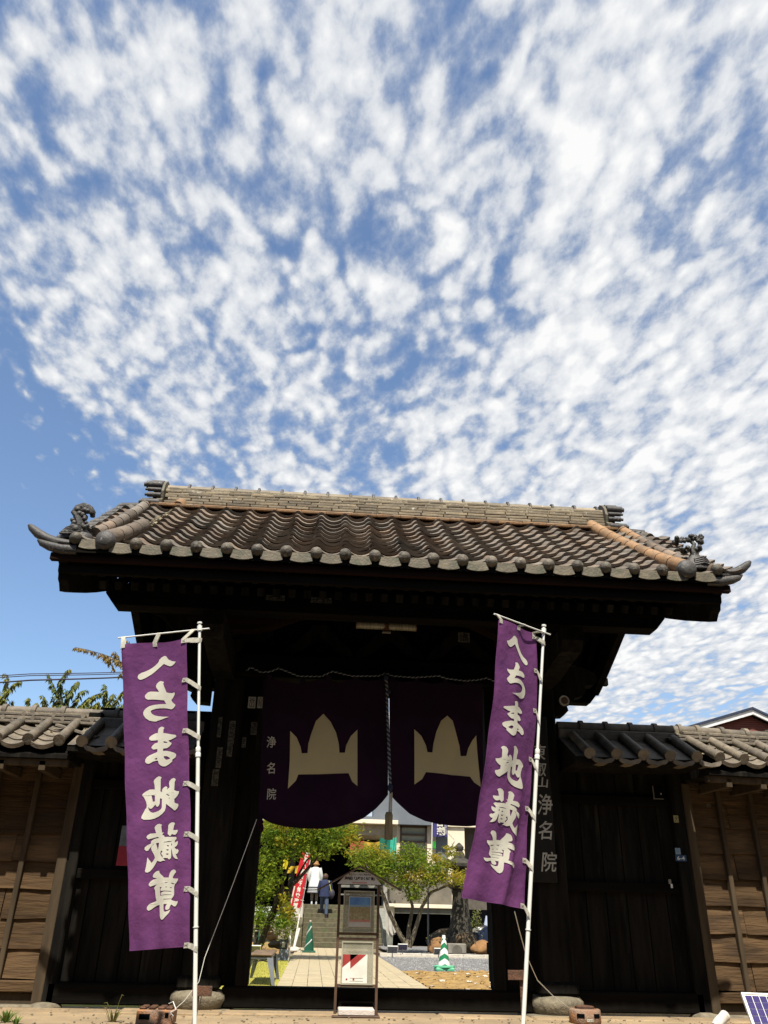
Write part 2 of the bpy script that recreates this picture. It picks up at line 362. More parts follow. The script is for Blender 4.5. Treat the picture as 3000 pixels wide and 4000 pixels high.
# ------------------------------------------------------------------ the gate
gate = thing('temple_gate', 'old dark timber temple gate with a broad clay tiled gable roof', 'gate', (0, .3, 0))
ZE, ZR = 3.945, 5.24
def roofpt(s):      # front slope: s=0 eave, 1 under the ridge
    return Vector((0, -2.35 + 1.77 * s, ZE + (ZR - ZE) * (.86 * s + .14 * s * s)))
def roofptr(s):     # rear slope
    return Vector((0, 1.35 - 1.77 * s, ZE + (ZR - ZE) * (.86 * s + .14 * s * s)))
def arc(fn, n=400):
    p = [fn(i / n) for i in range(n + 1)]; d = [0]
    for i in range(n): d.append(d[-1] + (p[i + 1] - p[i]).length)
    return d
AF = arc(roofpt); SL = AF[-1]
def s_at(l):
    l = max(0, min(l, SL)); lo = 0
    for i in range(len(AF) - 1):
        if AF[i + 1] >= l: return (i + (l - AF[i]) / (AF[i + 1] - AF[i])) / (len(AF) - 1)
    return 1.0
def frame(l, x, lift=0, rear=False, dz=0):
    s = s_at(l); fn = roofptr if rear else roofpt
    p = fn(s); t = (fn(min(1, s + .01)) - fn(max(0, s - .01))).normalized()
    xa = Vector((1, 0, 0)) if not rear else Vector((-1, 0, 0)); nrm = xa.cross(t)
    o = Vector((x, p.y, p.z + dz)) + nrm * lift
    return Matrix(((xa.x, t.x, nrm.x, o.x), (xa.y, t.y, nrm.y, o.y), (xa.z, t.z, nrm.z, o.z), (0, 0, 0, 1)))
PITCHX = .284; NROW = 11; EXP = (SL + .01) / NROW
prof = [(-.062, -.006), (-.045, .022), (-.02, .046), (0, .052), (.022, .046), (.05, .02), (.08, .001), (.12, -.012), (.16, -.012), (.2, -.003), (.232, .012), (.25, .02)]
def tile_mesh(th=.030, L=None, rise=.046, jig=0):
    L = L or EXP + .05; mb = MB(); n = len(prof)
    top = [(x, 0, z + rise) for x, z in prof] + [(x, L * .5, z + rise * .5) for x, z in prof] + [(x, L, z) for x, z in prof]
    bot = [(x, 0, z + rise - th) for x, z in prof]; bot2 = [(x, L, z - th) for x, z in prof]
    v = top + bot + bot2; f = []
    for i in range(n - 1):
        f += [(i, i + 1, n + i + 1, n + i), (n + i, n + i + 1, 2 * n + i + 1, 2 * n + i), (3 * n + i, 3 * n + i + 1, i + 1, i), (3 * n + i, 4 * n + i, 4 * n + i + 1, 3 * n + i + 1)]
    f += [(0, n, 2 * n, 4 * n, 3 * n), (n - 1, 4 * n - 1, 5 * n - 1, 3 * n - 1, 2 * n - 1)]
    return mb.add(v, f)
tile_me = mesh('roof_tile', tile_mesh(), M_tile, 35)
KS = range(-2, 21)
for k in KS:
    x = -2.511 + PITCHX * k
    if k in (-1, 19): continue
    for j in range(1, NROW):
        if k in (-2, 20) and j > 9: continue
        M = frame(EXP * j + ru(-.006, .006), x + ru(-.004, .004), ru(-.002, .004)) @ Euler((ru(-.01, .01), ru(-.012, .012), ru(-.012, .012))).to_matrix().to_4x4()
        inst('roof_tile', tile_me, gate, M)
for k in (-1, 19):       # the columns under the descending ridges
    x = -2.511 + PITCHX * k
    mb = MB()
    for j in range(1, NROW):
        M = frame(EXP * j, x); t = tile_mesh(); t.xf(M); mb.add(t.v, t.f)
    obj('roof_tile', mb, M_tile, gate, 35)
# eave tiles: curved apron plate and a round boss on each roll
def eave_mb():
    t = tile_mesh(L=EXP + .08, rise=.03); ap = MB(); n = 8; v = []; 
    xs = [.040 + (.252 - .040) * i / n for i in range(n + 1)]
    for x in xs:
        u = (x - .146) / .106; zt = .035 - .016 * (1 - u * u); zb = -.062 - .016 * (1 - u * u)
        v += [(x, -.012, zt), (x, -.012, zb), (x, .02, zb), (x, .02, zt)]
    f = []
    for i in range(n):
        a = i * 4; b = a + 4
        f += [(a, a + 1, b + 1, b), (a + 1, a + 2, b + 2, b + 1), (a, b, b + 3, a + 3), (a + 3, b + 3, b + 2, a + 2)]
    f += [(0, 3, 2, 1), (n * 4, n * 4 + 1, n * 4 + 2, n * 4 + 3)]
    ap.add(v, f); return t, ap
et, ap = eave_mb()
et_me = mesh('eave_tile', et, M_tile, 35); ap_me = mesh('eave_apron', ap, M_apron, 35)
bossm = MB(); bossm.lathe([(.001, -.062), (.03, -.056), (.052, -.038), (.064, -.012), (.067, .012), (.06, .03), (.05, .10)], n=18, axis='y')
bossm.xf(Matrix.Scale(.9, 4)); boss_me = mesh('eave_boss', bossm, mat('eave boss clay', (.13, .108, .078), (.07, .06, .045), 9, rough=.6, bump=.5, bscale=40, rnd_amt=.3, spots=((.30, .27, .21), 14, .58, .1)), 40)
def level(x, y, z): return Matrix.Translation((x, y, z))
for k in KS:
    x = -2.511 + PITCHX * k
    up = .03 * (max(0, abs(x) - 2.6) / .5) ** 1.5
    if k not in (-1, 19):
        e = inst('eave_tile', et_me, gate, frame(0, x, 0, dz=up))
    else:
        e = inst('eave_tile', et_me, gate, frame(0, x, 0, dz=up - .01))
    if k < 20:
        a = bpy.data.objects.new('apron', ap_me); COL.objects.link(a); a.parent = e
        a.matrix_basis = Matrix.Rotation(-math.atan2((ZR - ZE) * .86, 1.77), 4, 'X')   # the apron hangs plumb
    if k not in (-1, 19):
        b = inst('eave_boss', boss_me, gate, level(x + ru(-.004, .004), -2.36, ZE + .028 + up) @ Euler((ru(-.1, .1), ru(0, 6), ru(-.08, .08))).to_matrix().to_4x4())
# rear slope and bedding under the tiles
def slab(fn, x0, x1, dn0, dn1, n=10):
    mb = MB(); P = [fn(i / n) for i in range(n + 1)]
    poly = [(p.y, p.z - dn0) for p in P] + [(p.y, p.z - dn1) for p in reversed(P)]
    return mb.prism(poly, x0, x1, 'x')
obj('roof_bedding', slab(roofpt, -3.17, 3.17, .035, .085), M_woodh, gate)
obj('roof_bedding', slab(roofptr, -2.9, 2.9, .035, .085), M_woodh, gate)
mb = MB()
for k in range(-1, 20):
    for j in range(NROW):
        t = tile_mesh(); t.xf(frame(EXP * j, -(-2.511 + PITCHX * k), rear=True)); mb.add(t.v, t.f)
obj('rear_roof_tiles', mb, M_tile, gate, 35, kind='stuff')
# ridge: courses of flat tiles, wide base course, round caps with collars
RY = -.5
core = MB().box(-2.72, 2.72, RY - .13, RY + .13, 5.12, 5.50); obj('ridge_core', core, M_mortar, gate)
NC = 7; CH = .040
def nosh(w, d, h): return MB().cbox(-w / 2, w / 2, -d / 2, d / 2, -h / 2, h / 2, .006)
nm = [mesh('ridge_tile', nosh(w, .14, .033), M_noshi) for w in (.272, .25, .21)]
base_me = mesh('ridge_base_tile', nosh(.30, .2, .034), M_tileorange)
for i in range(19):
    inst('ridge_base_tile', base_me, gate, Matrix.Translation((-2.72 + .3 * (i + .5) - .13, RY - .175, 5.225 + ru(-.003, .003))) @ Euler((radians(14), 0, ru(-.012, .012))).to_matrix().to_4x4())
for c in range(NC):
    z = 5.262 + CH * c; y = RY - .105 + .007 * c
    x = -2.70 - (.14 if c % 2 else 0) + ru(0, .08)
    while x < 2.62:
        q = random.choice((0, 0, 0, 1, 2)) ; w = (.272, .25, .21)[q]
        x0 = max(x, -2.7); 
        inst('ridge_tile', nm[q], gate, Matrix.Translation((min(x + w / 2, 2.66), y + ru(-.006, .006), z + ru(-.002, .002))) @ Euler((radians(8) + ru(-.05, .05), ru(-.012, .012), ru(-.03, .03))).to_matrix().to_4x4())
        x += w + .008
cap = MB().tube([(-.15, 0, 0), (.15, 0, 0)], .085, 16); cap_me = mesh('ridge_cap', cap, M_noshi, 40)
col = MB().tube([(-.018, 0, 0), (-.012, 0, 0), (.012, 0, 0), (.018, 0, 0)], [.086, .105, .105, .086], 16); col_me = mesh('cap_collar', col, M_tiledark, 40)
for i in range(19):
    x = -2.60 + .285 * i
    c_ = inst('ridge_cap', cap_me, gate, Matrix.Translation((x, RY, 5.525 - .02)))
    o = bpy.data.objects.new('collar', col_me); COL.objects.link(o); o.parent = c_; o.location = (.142, 0, .006)
mb = MB()
for c in range(NC): mb.box(-2.7, 2.7, RY + .03, RY + .16 - .007 * c, 5.245 + CH * c, 5.245 + CH * c + .034)
obj('rear_ridge_tiles', mb, M_noshi, gate, kind='stuff')
# ridge-end ornaments
for sg in (-1, 1):
    x0 = 2.72 * sg
    sil = [(-.25, 5.17), (-.27, 5.26), (-.21, 5.31), (-.235, 5.40), (-.20, 5.50), (-.15, 5.56), (-.06, 5.62), (.06, 5.62), (.15, 5.56), (.2, 5.5), (.235, 5.4), (.21, 5.31), (.27, 5.26), (.25, 5.17)]
    a, b = sorted((x0, x0 + sg * .07)); m_ = MB(); m_.prism([(RY + y, z) for y, z in sil], a, b, 'x')
    r_ = obj('ridge_end_ornament', m_, M_apron, gate)
    a, b = sorted((x0 + sg * .07, x0 + sg * .13)); m_ = MB(); m_.prism([(RY + y * .82, 5.17 + (z - 5.17) * .9) for y, z in sil], a, b, 'x'); obj('ornament_back', m_, M_tiledark, r_)
    for (y, z, r, l) in ((-.2, 5.49, .045, .15), (-.13, 5.555, .032, .11), (-.235, 5.235, .045, .17), (-.15, 5.28, .032, .13), (0, 5.60, .035, .11), (.2, 5.49, .045, .15), (.235, 5.235, .045, .17), (0, 5.27, .07, .1), (-.22, 5.345, .03, .12), (-.23, 5.41, .026, .12)):
        m_ = MB().tube([(x0 + sg * .03, RY + y, z), (x0 + sg * (.07 + l), RY + y, z)], r, 12); m_.tube([(x0 + sg * (.065 + l), RY + y, z), (x0 + sg * (.10 + l), RY + y, z)], r * .62, 10)
        obj('ornament_scroll', m_, M_tiledark, r_, 40)
# descending ridges of round tiles
def round_tile(L, r0, r1, n=12): 
    mb = MB(); mb.tube([(0, 0, 0), (0, .012, 0), (0, L * .82, 0), (0, L * .84, 0), (0, L, 0)], [r0 * .93, r0, (r0 + r1) / 2 * 1.0, r1 * .86, r1 * .84], n); return mb
rt_or = mesh('descending_ridge_tile', round_tile(.25, .076, .072), M_tileorange, 40)
rt_gr = mesh('descending_ridge_tile', round_tile(.25, .078, .074), M_tile, 40)
def xk(l, sg): return sg * (2.84 - .30 * (l / SL) ** .8) + (.02 if sg > 0 else .03)
for sg in (-1, 1):
    for j in range(10):
        l = .04 + j * .222
        if sg < 0 and 4 <= j <= 8: continue          # the left run has lost its upper tiles
        if l > SL - .1 : break
        a = frame(l, xk(l, sg), .062 + (.0 if sg > 0 else .0)); b = frame(min(l + .2, SL), xk(l + .2, sg), .062)
        d = (b.translation - a.translation).normalized(); q = d.to_track_quat('Y', 'Z').to_matrix().to_4x4()
        inst('descending_ridge_tile', rt_or if sg > 0 or j == 9 else rt_gr, gate, Matrix.Translation(a.translation) @ q @ Euler((ru(-.02, .02), 0, ru(-.02, .02))).to_matrix().to_4x4())
    a = frame(.03, xk(.03, sg), .05)
    m_ = MB().lathe([(.001, -.05), (.055, -.042), (.084, -.024), (.094, .0), (.092, .05), (.08, .08)], n=24, axis='y'); m_.xf(Matrix.Translation(a.translation + Vector((0, -.03, -.012))))
    obj('descending_ridge_boss', m_, M_tiledark, gate, 40)
    # outer row running down to the corner ornament
    for j in range(8):
        l = .36 + j * .235
        if l > SL - .12: break
        x = sg * (3.02 - .12 * (l / SL))
        a = frame(l, x, .055); b = frame(min(l + .2, SL), sg * (3.02 - .12 * ((l + .2) / SL)), .055)
        q = (b.translation - a.translation).normalized().to_track_quat('Y', 'Z').to_matrix().to_4x4()
        inst('descending_ridge_tile', rt_or if (j > 4 and sg > 0) else rt_gr, gate, Matrix.Translation(a.translation) @ q @ Matrix.Diagonal((.82, 1, .82, 1)))
    # verge tiles laid square to the slope, their round ends standing out
    vt = mesh('verge_tile', MB().tube([(0, 0, 0), (sg * .30, 0, 0)], .048, 12).tube([(sg * .28, 0, 0), (sg * .335, 0, 0)], .03, 10), M_tiledark, 40)
    for rear in (False, True):
        for j in range(11):
            l = .30 + j * .185
            if l > SL: break
            F = frame(l, sg * (3.02 - .10 * l / SL if not rear else 2.72), .02, rear)
            inst('verge_tile', vt, gate, Matrix.Translation(F.translation) @ Euler((0, sg * radians(4), ru(-.03, .03))).to_matrix().to_4x4())
    m_ = slab(lambda s: roofpt(s), *sorted((sg * 3.1, sg * 3.24)), -.01, .06); obj('verge_board', m_, M_wood, gate)
    m_ = slab(lambda s: roofptr(s), *sorted((sg * 2.86, sg * 3.0)), -.01, .06); obj('verge_board', m_, M_wood, gate)
    # upturned corner tile: horn above, tapering plate below
    yk = -2.30
    hp = [(3.08, 3.955), (3.18, 3.96), (3.28, 3.975), (3.38, 4.01), (3.46, 4.055), (3.53, 4.11), (3.56, 4.14)]
    m_ = MB().tube([(sg * x, yk, z) for x, z in hp], [.04, .045, .047, .047, .045, .034, .016], 14, ref=(0, 0, 1)); c_ = obj('corner_tile', m_, M_tiledark, gate, 50)
    m_ = MB().tube([(sg * x, yk - .01, z) for x, z in [(3.06, 3.90), (3.2, 3.90), (3.32, 3.925), (3.40, 3.955), (3.44, 3.985)]], [.05, .052, .046, .034, .014], 12, ref=(0, 0, 1)); obj('corner_lip', m_, M_tiledark, c_, 50)
# corner ornaments: a breaking wave (left), a pine (right)
def corner_wave():
    m_ = MB(); c = at(298, 2100, -2.22)
    prof_ = [(.155, -.03), (.16, .01), (.14, .035), (.115, .055), (.09, .08), (.07, .11), (.055, .14)]
    m_.lathe([(r, h) for r, h in prof_], c, 16, 'z', 1, .6)
    for i in range(5): m_.tube([c + Vector((-.14 + .012 * i, -.07 + .0 * i, .01 + i * .014)), c + Vector((-.05, -.10, -.005 + i * .018)), c + Vector((.05, -.085, .03 + i * .02)), c + Vector((.07 - .01 * i, -.03, .08 + i * .012))], .011, 6)
    o = obj('corner_ornament', m_, M_tiledark, gate, 50)
    w = MB()
    curl = [(.02, .12), (.0, .17), (-.03, .21), (-.05, .25), (-.03, .30), (.02, .325), (.07, .31), (.10, .275), (.10, .245)]
    for dy in (-.05, -.025, 0, .025):
        w.tube([c + Vector((x + .015 * rnd(), dy, z + ru(-.006, .006))) for x, z in curl], [.042, .038, .036, .036, .034, .032, .03, .028, .024], 7)
    for (x, z, r) in ((.05, .10, .032), (.08, .085, .028), (.03, .14, .03), (.07, .14, .026), (.10, .10, .024), (.06, .175, .024), (-.05, .16, .026), (-.03, .13, .03), (.02, .18, .022), (.045, .27, .034), (.075, .26, .03), (.015, .275, .034), (-.02, .27, .034), (.03, .22, .036), (.0, .23, .034), (.05, .20, .034), (.02, .30, .03), (-.03, .08, .05), (.0, .06, .05), (.05, .05, .04)):
        w.blob(c + Vector((x, ru(-.07, -.03), z)), r, 2, .2, 2, x * 9)
    obj('wave_crest', w, M_tiledark, o, 50)
def corner_pine():
    m_ = MB(); c = at(2722, 2222, -2.2)
    m_.lathe([(.15, -.02), (.155, .02), (.13, .05), (.105, .08), (.07, .12), (.045, .16), (.035, .2)], c, 16, 'z', 1, .6)
    for i in range(4): m_.tube([c + Vector((.13 - .012 * i, -.06, .02 + i * .02)), c + Vector((.04, -.095, .03 + i * .022)), c + Vector((-.05, -.08, .01 + i * .02))], .012, 6)
    m_.tube([c + Vector((0, 0, .12)), c + Vector((-.03, -.02, .2)), c + Vector((.01, -.01, .27)), c + Vector((-.04, 0, .33))], [.035, .03, .022, .015], 8)
    m_.tube([c + Vector((-.02, -.01, .2)), c + Vector((-.08, -.02, .215)), c + Vector((-.12, -.02, .21))], [.02, .015, .01], 6)
    o = obj('corner_ornament', m_, M_tiledark, gate, 50)
    w = MB()
    def pad(x, z, n, sp):
        for i in range(n):
            a = 2 * pi * i / n
            w.blob(c + Vector((x + cos(a) * sp, ru(-.04, .03), z + sin(a) * sp * .32)), .024, 2, .35, 3, i + x * 30)
        w.blob(c + Vector((x, -.01, z)), sp * .6, 2, .3, 3, x, (1, .8, .45))
    pad(-.11, .315, 9, .07); pad(.035, .345, 9, .062); pad(-.11, .205, 7, .045); pad(.03, .22, 6, .04); pad(-.17, .285, 5, .03); pad(.075, .30, 6, .025)
    obj('pine_foliage', w, M_tiledark, o, 50)
corner_wave(); corner_pine()
# mortar left where tiles are missing at the left
m_ = MB()
for i in range(26):
    l = 1.05 + i * .038; F = frame(l, xk(l, -1) + ru(-.05, .05), .03 + ru(0, .02)); m_.blob(F.translation, ru(.02, .04), 1, .5, 3, i, (1.2, 1, .6))
obj('mortar_bed', m_, M_mortar, gate, kind='stuff')

# bargeboards with a scalloped lower end
for sg in (-1, 1):
    for rear in (False, True):
        fn = roofptr if rear else roofpt
        P = [fn(i / 10) for i in range(11)]
        up_ = [(p.y, p.z - .065) for p in P[1:]]
        s_ = 1 if rear else -1
        Y = lambda y: (-.5 + (y + .5) * (1 if not rear else -.98))
        end = [(-2.26, 3.86), (-2.27, 3.80), (-2.23, 3.78), (-2.22, 3.72), (-2.19, 3.70), (-2.17, 3.65), (-2.12, 3.63), (-2.06, 3.57)]
        low = [(-1.9, 3.62), (-1.55, 3.75), (-1.2, 3.89), (-.8, 4.06), (-.5, 4.18)]
        XH = 3.14 if not rear else 2.92
        poly = [(Y(y), z) for y, z in end + low] + up_[::-1]
        obj('bargeboard', MB().prism(poly, *sorted((sg * XH, sg * (XH + .09))), 'x'), M_wood, gate)
    # gable pendant
    m_ = MB().prism([(RY + a, 5.02 + b) for a, b in ((-.14, 0), (.14, 0), (.2, -.15), (.1, -.2), (.12, -.3), (0, -.42), (-.12, -.3), (-.1, -.2), (-.2, -.15))], *sorted((sg * 3.235, sg * 3.28)), 'x'); obj('gable_pendant', m_, M_wood, gate)
# fascia under the tiles, soffit boards, rafters
obj('eave_fascia', MB().cbox(-3.30, 3.30, -2.31, -2.25, 3.795, 3.868, .006), M_woodred, gate)
obj('eave_fascia', MB().cbox(-3.22, 3.22, -2.24, -2.18, 3.70, 3.785, .006), M_woodh, gate)
obj('eave_fascia', MB().cbox(-3.22, 3.22, 1.18, 1.26, 3.76, 3.86, .006), M_woodh, gate)
sb = MB()
def soff(u, v): 
    p = roofpt(v); return (-3.12 + 6.24 * u, p.y + .1, p.z - .10)
sb.grid(soff, 2, 8)
def soffr(u, v):
    p = roofptr(v); return (-2.92 + 5.84 * u, p.y - .1, p.z - .10)
sb.grid(soffr, 2, 8); obj('soffit', sb, M_wood, gate)
def beam_me(name, a, b, w, h, m): 
    L = (b - a).length; return mesh(name, MB().cbox(-w / 2, w / 2, 0, L, -h / 2, h / 2, .006), m)
def lay(a, b): 
    return Matrix.Translation(a) @ (b - a).normalized().to_track_quat('Y', 'Z').to_matrix().to_4x4()
segs = [(Vector((0, -2.17, 3.735)), Vector((0, -1.15, 4.26)), .062, .075), (Vector((0, -1.52, 3.86)), Vector((0, -.55, 4.62)), .075, .095), (Vector((0, .62, 4.28)), Vector((0, 1.2, 3.84)), .062, .075), (Vector((0, -.45, 4.75)), Vector((0, 1.2, 3.70)), .075, .09)]
for a, b, w, h in segs:
    me = beam_me('rafter', a, b, w, h, M_wood)
    for i in range(38):
        x = -3.0 + 6.0 * i / 37; inst('rafter', me, gate, lay(a + Vector((x, 0, 0)), b + Vector((x, 0, 0))))
# purlins and beams
A = at(418, 2340, -1.3); B = at(2588, 2432, -1.3)
def noseY(x0, x1, y0, y1, z0, z1, name='purlin', m=M_woodh):    # beam along x with chamfered lower ends
    c = .10; m_ = MB().prism([(x0, z1), (x1, z1), (x1, z0 + c * 1.2), (x1 - c, z0), (x0 + c, z0), (x0, z0 + c * 1.2)], y0, y1, 'y'); return obj(name, m_, m, gate)
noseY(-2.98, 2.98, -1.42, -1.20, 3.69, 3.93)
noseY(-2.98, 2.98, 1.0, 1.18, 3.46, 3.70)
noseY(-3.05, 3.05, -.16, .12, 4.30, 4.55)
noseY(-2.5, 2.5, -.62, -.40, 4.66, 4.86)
for x in (-1.82, 1.88):
    # cantilevered arms, brackets and bearing blocks over each pillar
    m_ = MB().prism([(-1.62, 3.60), (-1.62, 3.46), (-1.52, 3.36), (-1.2, 3.34), (-.7, 3.28), (.9, 3.28), (1.3, 3.34), (1.3, 3.46), (1.3, 3.52), (-.4, 3.58)], x - .11, x + .11, 'x'); obj('cantilever_arm', m_, M_wood, gate)
    for z, w in ((3.60, .34), (3.80, .30), (4.12, .34)):
        m_ = MB().prism([(x - w / 2, z + .16), (x + w / 2, z + .16), (x + w / 2, z + .08), (x + w / 2 - .07, z), (x - w / 2 + .07, z), (x - w / 2, z + .08)], -.18, .16, 'y'); obj('bearing_block', m_, M_wood, gate)
    m_ = MB().prism([(x - .5, 3.96), (x + .5, 3.96), (x + .5, 3.88), (x + .38, 3.80), (x - .38, 3.80), (x - .5, 3.88)], -.10, .08, 'y'); obj('bracket_arm', m_, M_wood, gate)
    for dx in (-.42, 0, .42):
        m_ = MB().cbox(x + dx - .11, x + dx + .11, -.14, .12, 4.0, 4.10, .02); obj('bearing_block', m_, M_wood, gate)
# rainbow beam with arched underside
zt = at(1500, 2352, -.3).z; zb = at(1500, 2412, -.3).z
pl = [(-2.0, zt), (2.05, zt), (2.05, zb - .26), (1.62, zb - .24), (1.35, zb - .18), (1.05, zb - .04), (.75, zb), (-.7, zb), (-1.0, zb - .04), (-1.3, zb - .18), (-1.56, zb - .24), (-2.0, zb - .26)]
obj('rainbow_beam', MB().prism(pl, -.36, -.16, 'y'), M_woodred, gate)
# main lintel and frog-leg struts between the beams
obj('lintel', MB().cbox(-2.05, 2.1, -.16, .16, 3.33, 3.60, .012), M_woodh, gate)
for cx in (-.75, .1, .95):
    half = [(.0, .40), (.10, .40), (.12, .33), (.2, .28), (.24, .2), (.36, .12), (.42, .02), (.42, 0), (.30, 0), (.26, .06), (.18, .1), (.12, .17), (.06, .22), (0, .25)]
    poly = [(cx + a, 3.61 + b) for a, b in half] + [(cx - a, 3.61 + b) for a, b in half[::-1][1:-1]]
    obj('frog_leg_strut', MB().prism(poly, -.10, -.02, 'y'), M_wood, gate)
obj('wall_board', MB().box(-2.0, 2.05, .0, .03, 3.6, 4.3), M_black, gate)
# carved beam noses past the pillars
nos = [(2.02, 3.62), (2.45, 3.62), (2.60, 3.56), (2.63, 3.47), (2.58, 3.41), (2.46, 3.40), (2.47, 3.33), (2.43, 3.27), (2.33, 3.25), (2.30, 3.19), (2.22, 3.16), (2.24, 3.09), (2.18, 3.03), (2.02, 3.02)]
for sg in (-1, 1):
    obj('beam_nose', MB().prism([(sg * (x - (0.04 if sg < 0 else 0)), z) for x, z in nos], -.09, .09, 'y'), M_wood, gate)
    m_ = MB().prism([(sg * x, z) for x, z in ((2.0, 4.55), (2.9, 4.55), (2.95, 4.2), (2.7, 4.1), (2.5, 3.9), (2.45, 3.7), (2.0, 3.62))], .10, .2, 'y'); obj('gable_board', m_, M_wood, gate)
# pillars on stone plinths
for x in (-1.75, 1.88):
    m_ = MB().cbox(x - .18, x + .18, -.16, .18, .20, 3.34, .03); obj('pillar', m_, M_wood, gate)
    m_ = MB().cbox(x - .21, x + .21, -.19, .21, .17, .30, .03); obj('pillar_shoe', m_, M_wood, gate)
    obj('plinth', MB().lathe([(.22, -.03), (.26, .03), (.29, .09), (.285, .13), (.25, .165), (.2, .175)], (x, 0, 0), 28, 'z', 1, .95), M_stone, gate, 50)
    obj('plinth_slab', MB().cbox(x - .34, x + .34, -.28, .3, -.06, .012, .015), M_stone, gate)
    obj('rear_pillar', MB().cbox(x - (.05 if x > 0 else .19), x + (.19 if x > 0 else .05), .98, 1.22, -.1, 3.3, .02), M_wood, gate)
    obj('tie_beam', MB().cbox(x - .06, x + .06, .18, 1.0, 2.4, 2.58, .01), M_wood, gate)
# sill, jambs, infill and side bays of vertical boards
obj('sill', MB().cbox(-1.52, 1.62, -.10, .12, .02, .205, .012), M_woodh, gate)
obj('jamb', MB().cbox(-1.40, -1.27, -.09, .12, .205, 3.33, .01), M_wood, gate)
obj('jamb', MB().cbox(1.23, 1.36, -.09, .12, .205, 3.33, .01), M_wood, gate)
obj('infill_board', MB().box(-1.58, -1.40, .0, .05, .205, 3.33), M_wood, gate)
obj('infill_board', MB().box(1.36, 1.71, .0, .05, .205, 3.33), M_wood, gate)
for s0, s1 in ((-3.22, -1.95), (2.07, 3.42)):
    obj('side_sill', MB().cbox(s0, s1, -.10, .12, .03, .215, .012), M_woodh, gate)
    for z in (1.15, 2.05, 2.42): obj('side_rail', MB().cbox(s0, s1, -.05, .08, z, z + .10, .008), M_woodh, gate)
    n = 6; w = (s1 - s0) / n
    for i in range(n): obj('side_board', MB().cbox(s0 + i * w + .004, s0 + (i + 1) * w - .004, .01 + ru(0, .006), .045, .215, 2.9, .004), M_wood, gate)
    xo = s0 if s0 < 0 else s1
    obj('side_post', MB().cbox(xo - .08, xo + .08, -.10, .12, 0, 2.86, .012), M_wood, gate)
    obj('post_footing', MB().blob((xo, -.05, .0), .15, 2, .2, 2, 3, (1.1, 1, .38)), M_stone, gate, 60)
for s0, s1 in ((-3.22, -1.95), (2.07, 3.42)): obj('dark_gap_backing', MB().box(s0, s1, .05, .065, .03, 2.95), M_black, gate)  # black sheet added behind the boards so no sky shows through gaps
# open door leaves folded back behind the jambs
for sg, xx in ((-1, -1.33), (1, 1.30)):
    d_ = obj('door_leaf', MB().cbox(xx - .03 - (.05 if sg < 0 else -.10), xx + .03 - (.05 if sg < 0 else -.10), .14, .9, .23, 3.0, .006), M_wood, gate)
    for z in (.5, 1.5, 2.6): obj('door_rail', MB().cbox(xx - .05 - (.05 if sg < 0 else -.10), xx + .05 - (.05 if sg < 0 else -.10), .16, .88, z, z + .12, .004), M_wood, d_)
# name board with brushed characters on the right pillar
nb_ = obj('name_board', MB().cbox(1.60, 1.93, -.215, -.185, 1.22, 2.98, .008), mat('name board wood', (.014, .012, .009), (.008, .007, .006), 9, (1, 1, .12), rough=.7, bump=.3, spec=.2), gate)
for ch, px, py, w, h in (('東', 2108, 2938, .14, .17), ('叡', 2112, 3005, .13, .15), ('山', 2118, 3056, .13, .11), ('浄', 2130, 3142, .165, .22), ('名', 2130, 3243, .15, .19), ('院', 2146, 3366, .16, .20)):
    writing(ch, at(px, py, -.222), .2, mat('pale brushed lettering', (.50, .48, .42), (.38, .37, .32), 9, rough=.8), nb_, fit=(w, h), bold=.0018, shear=.15)

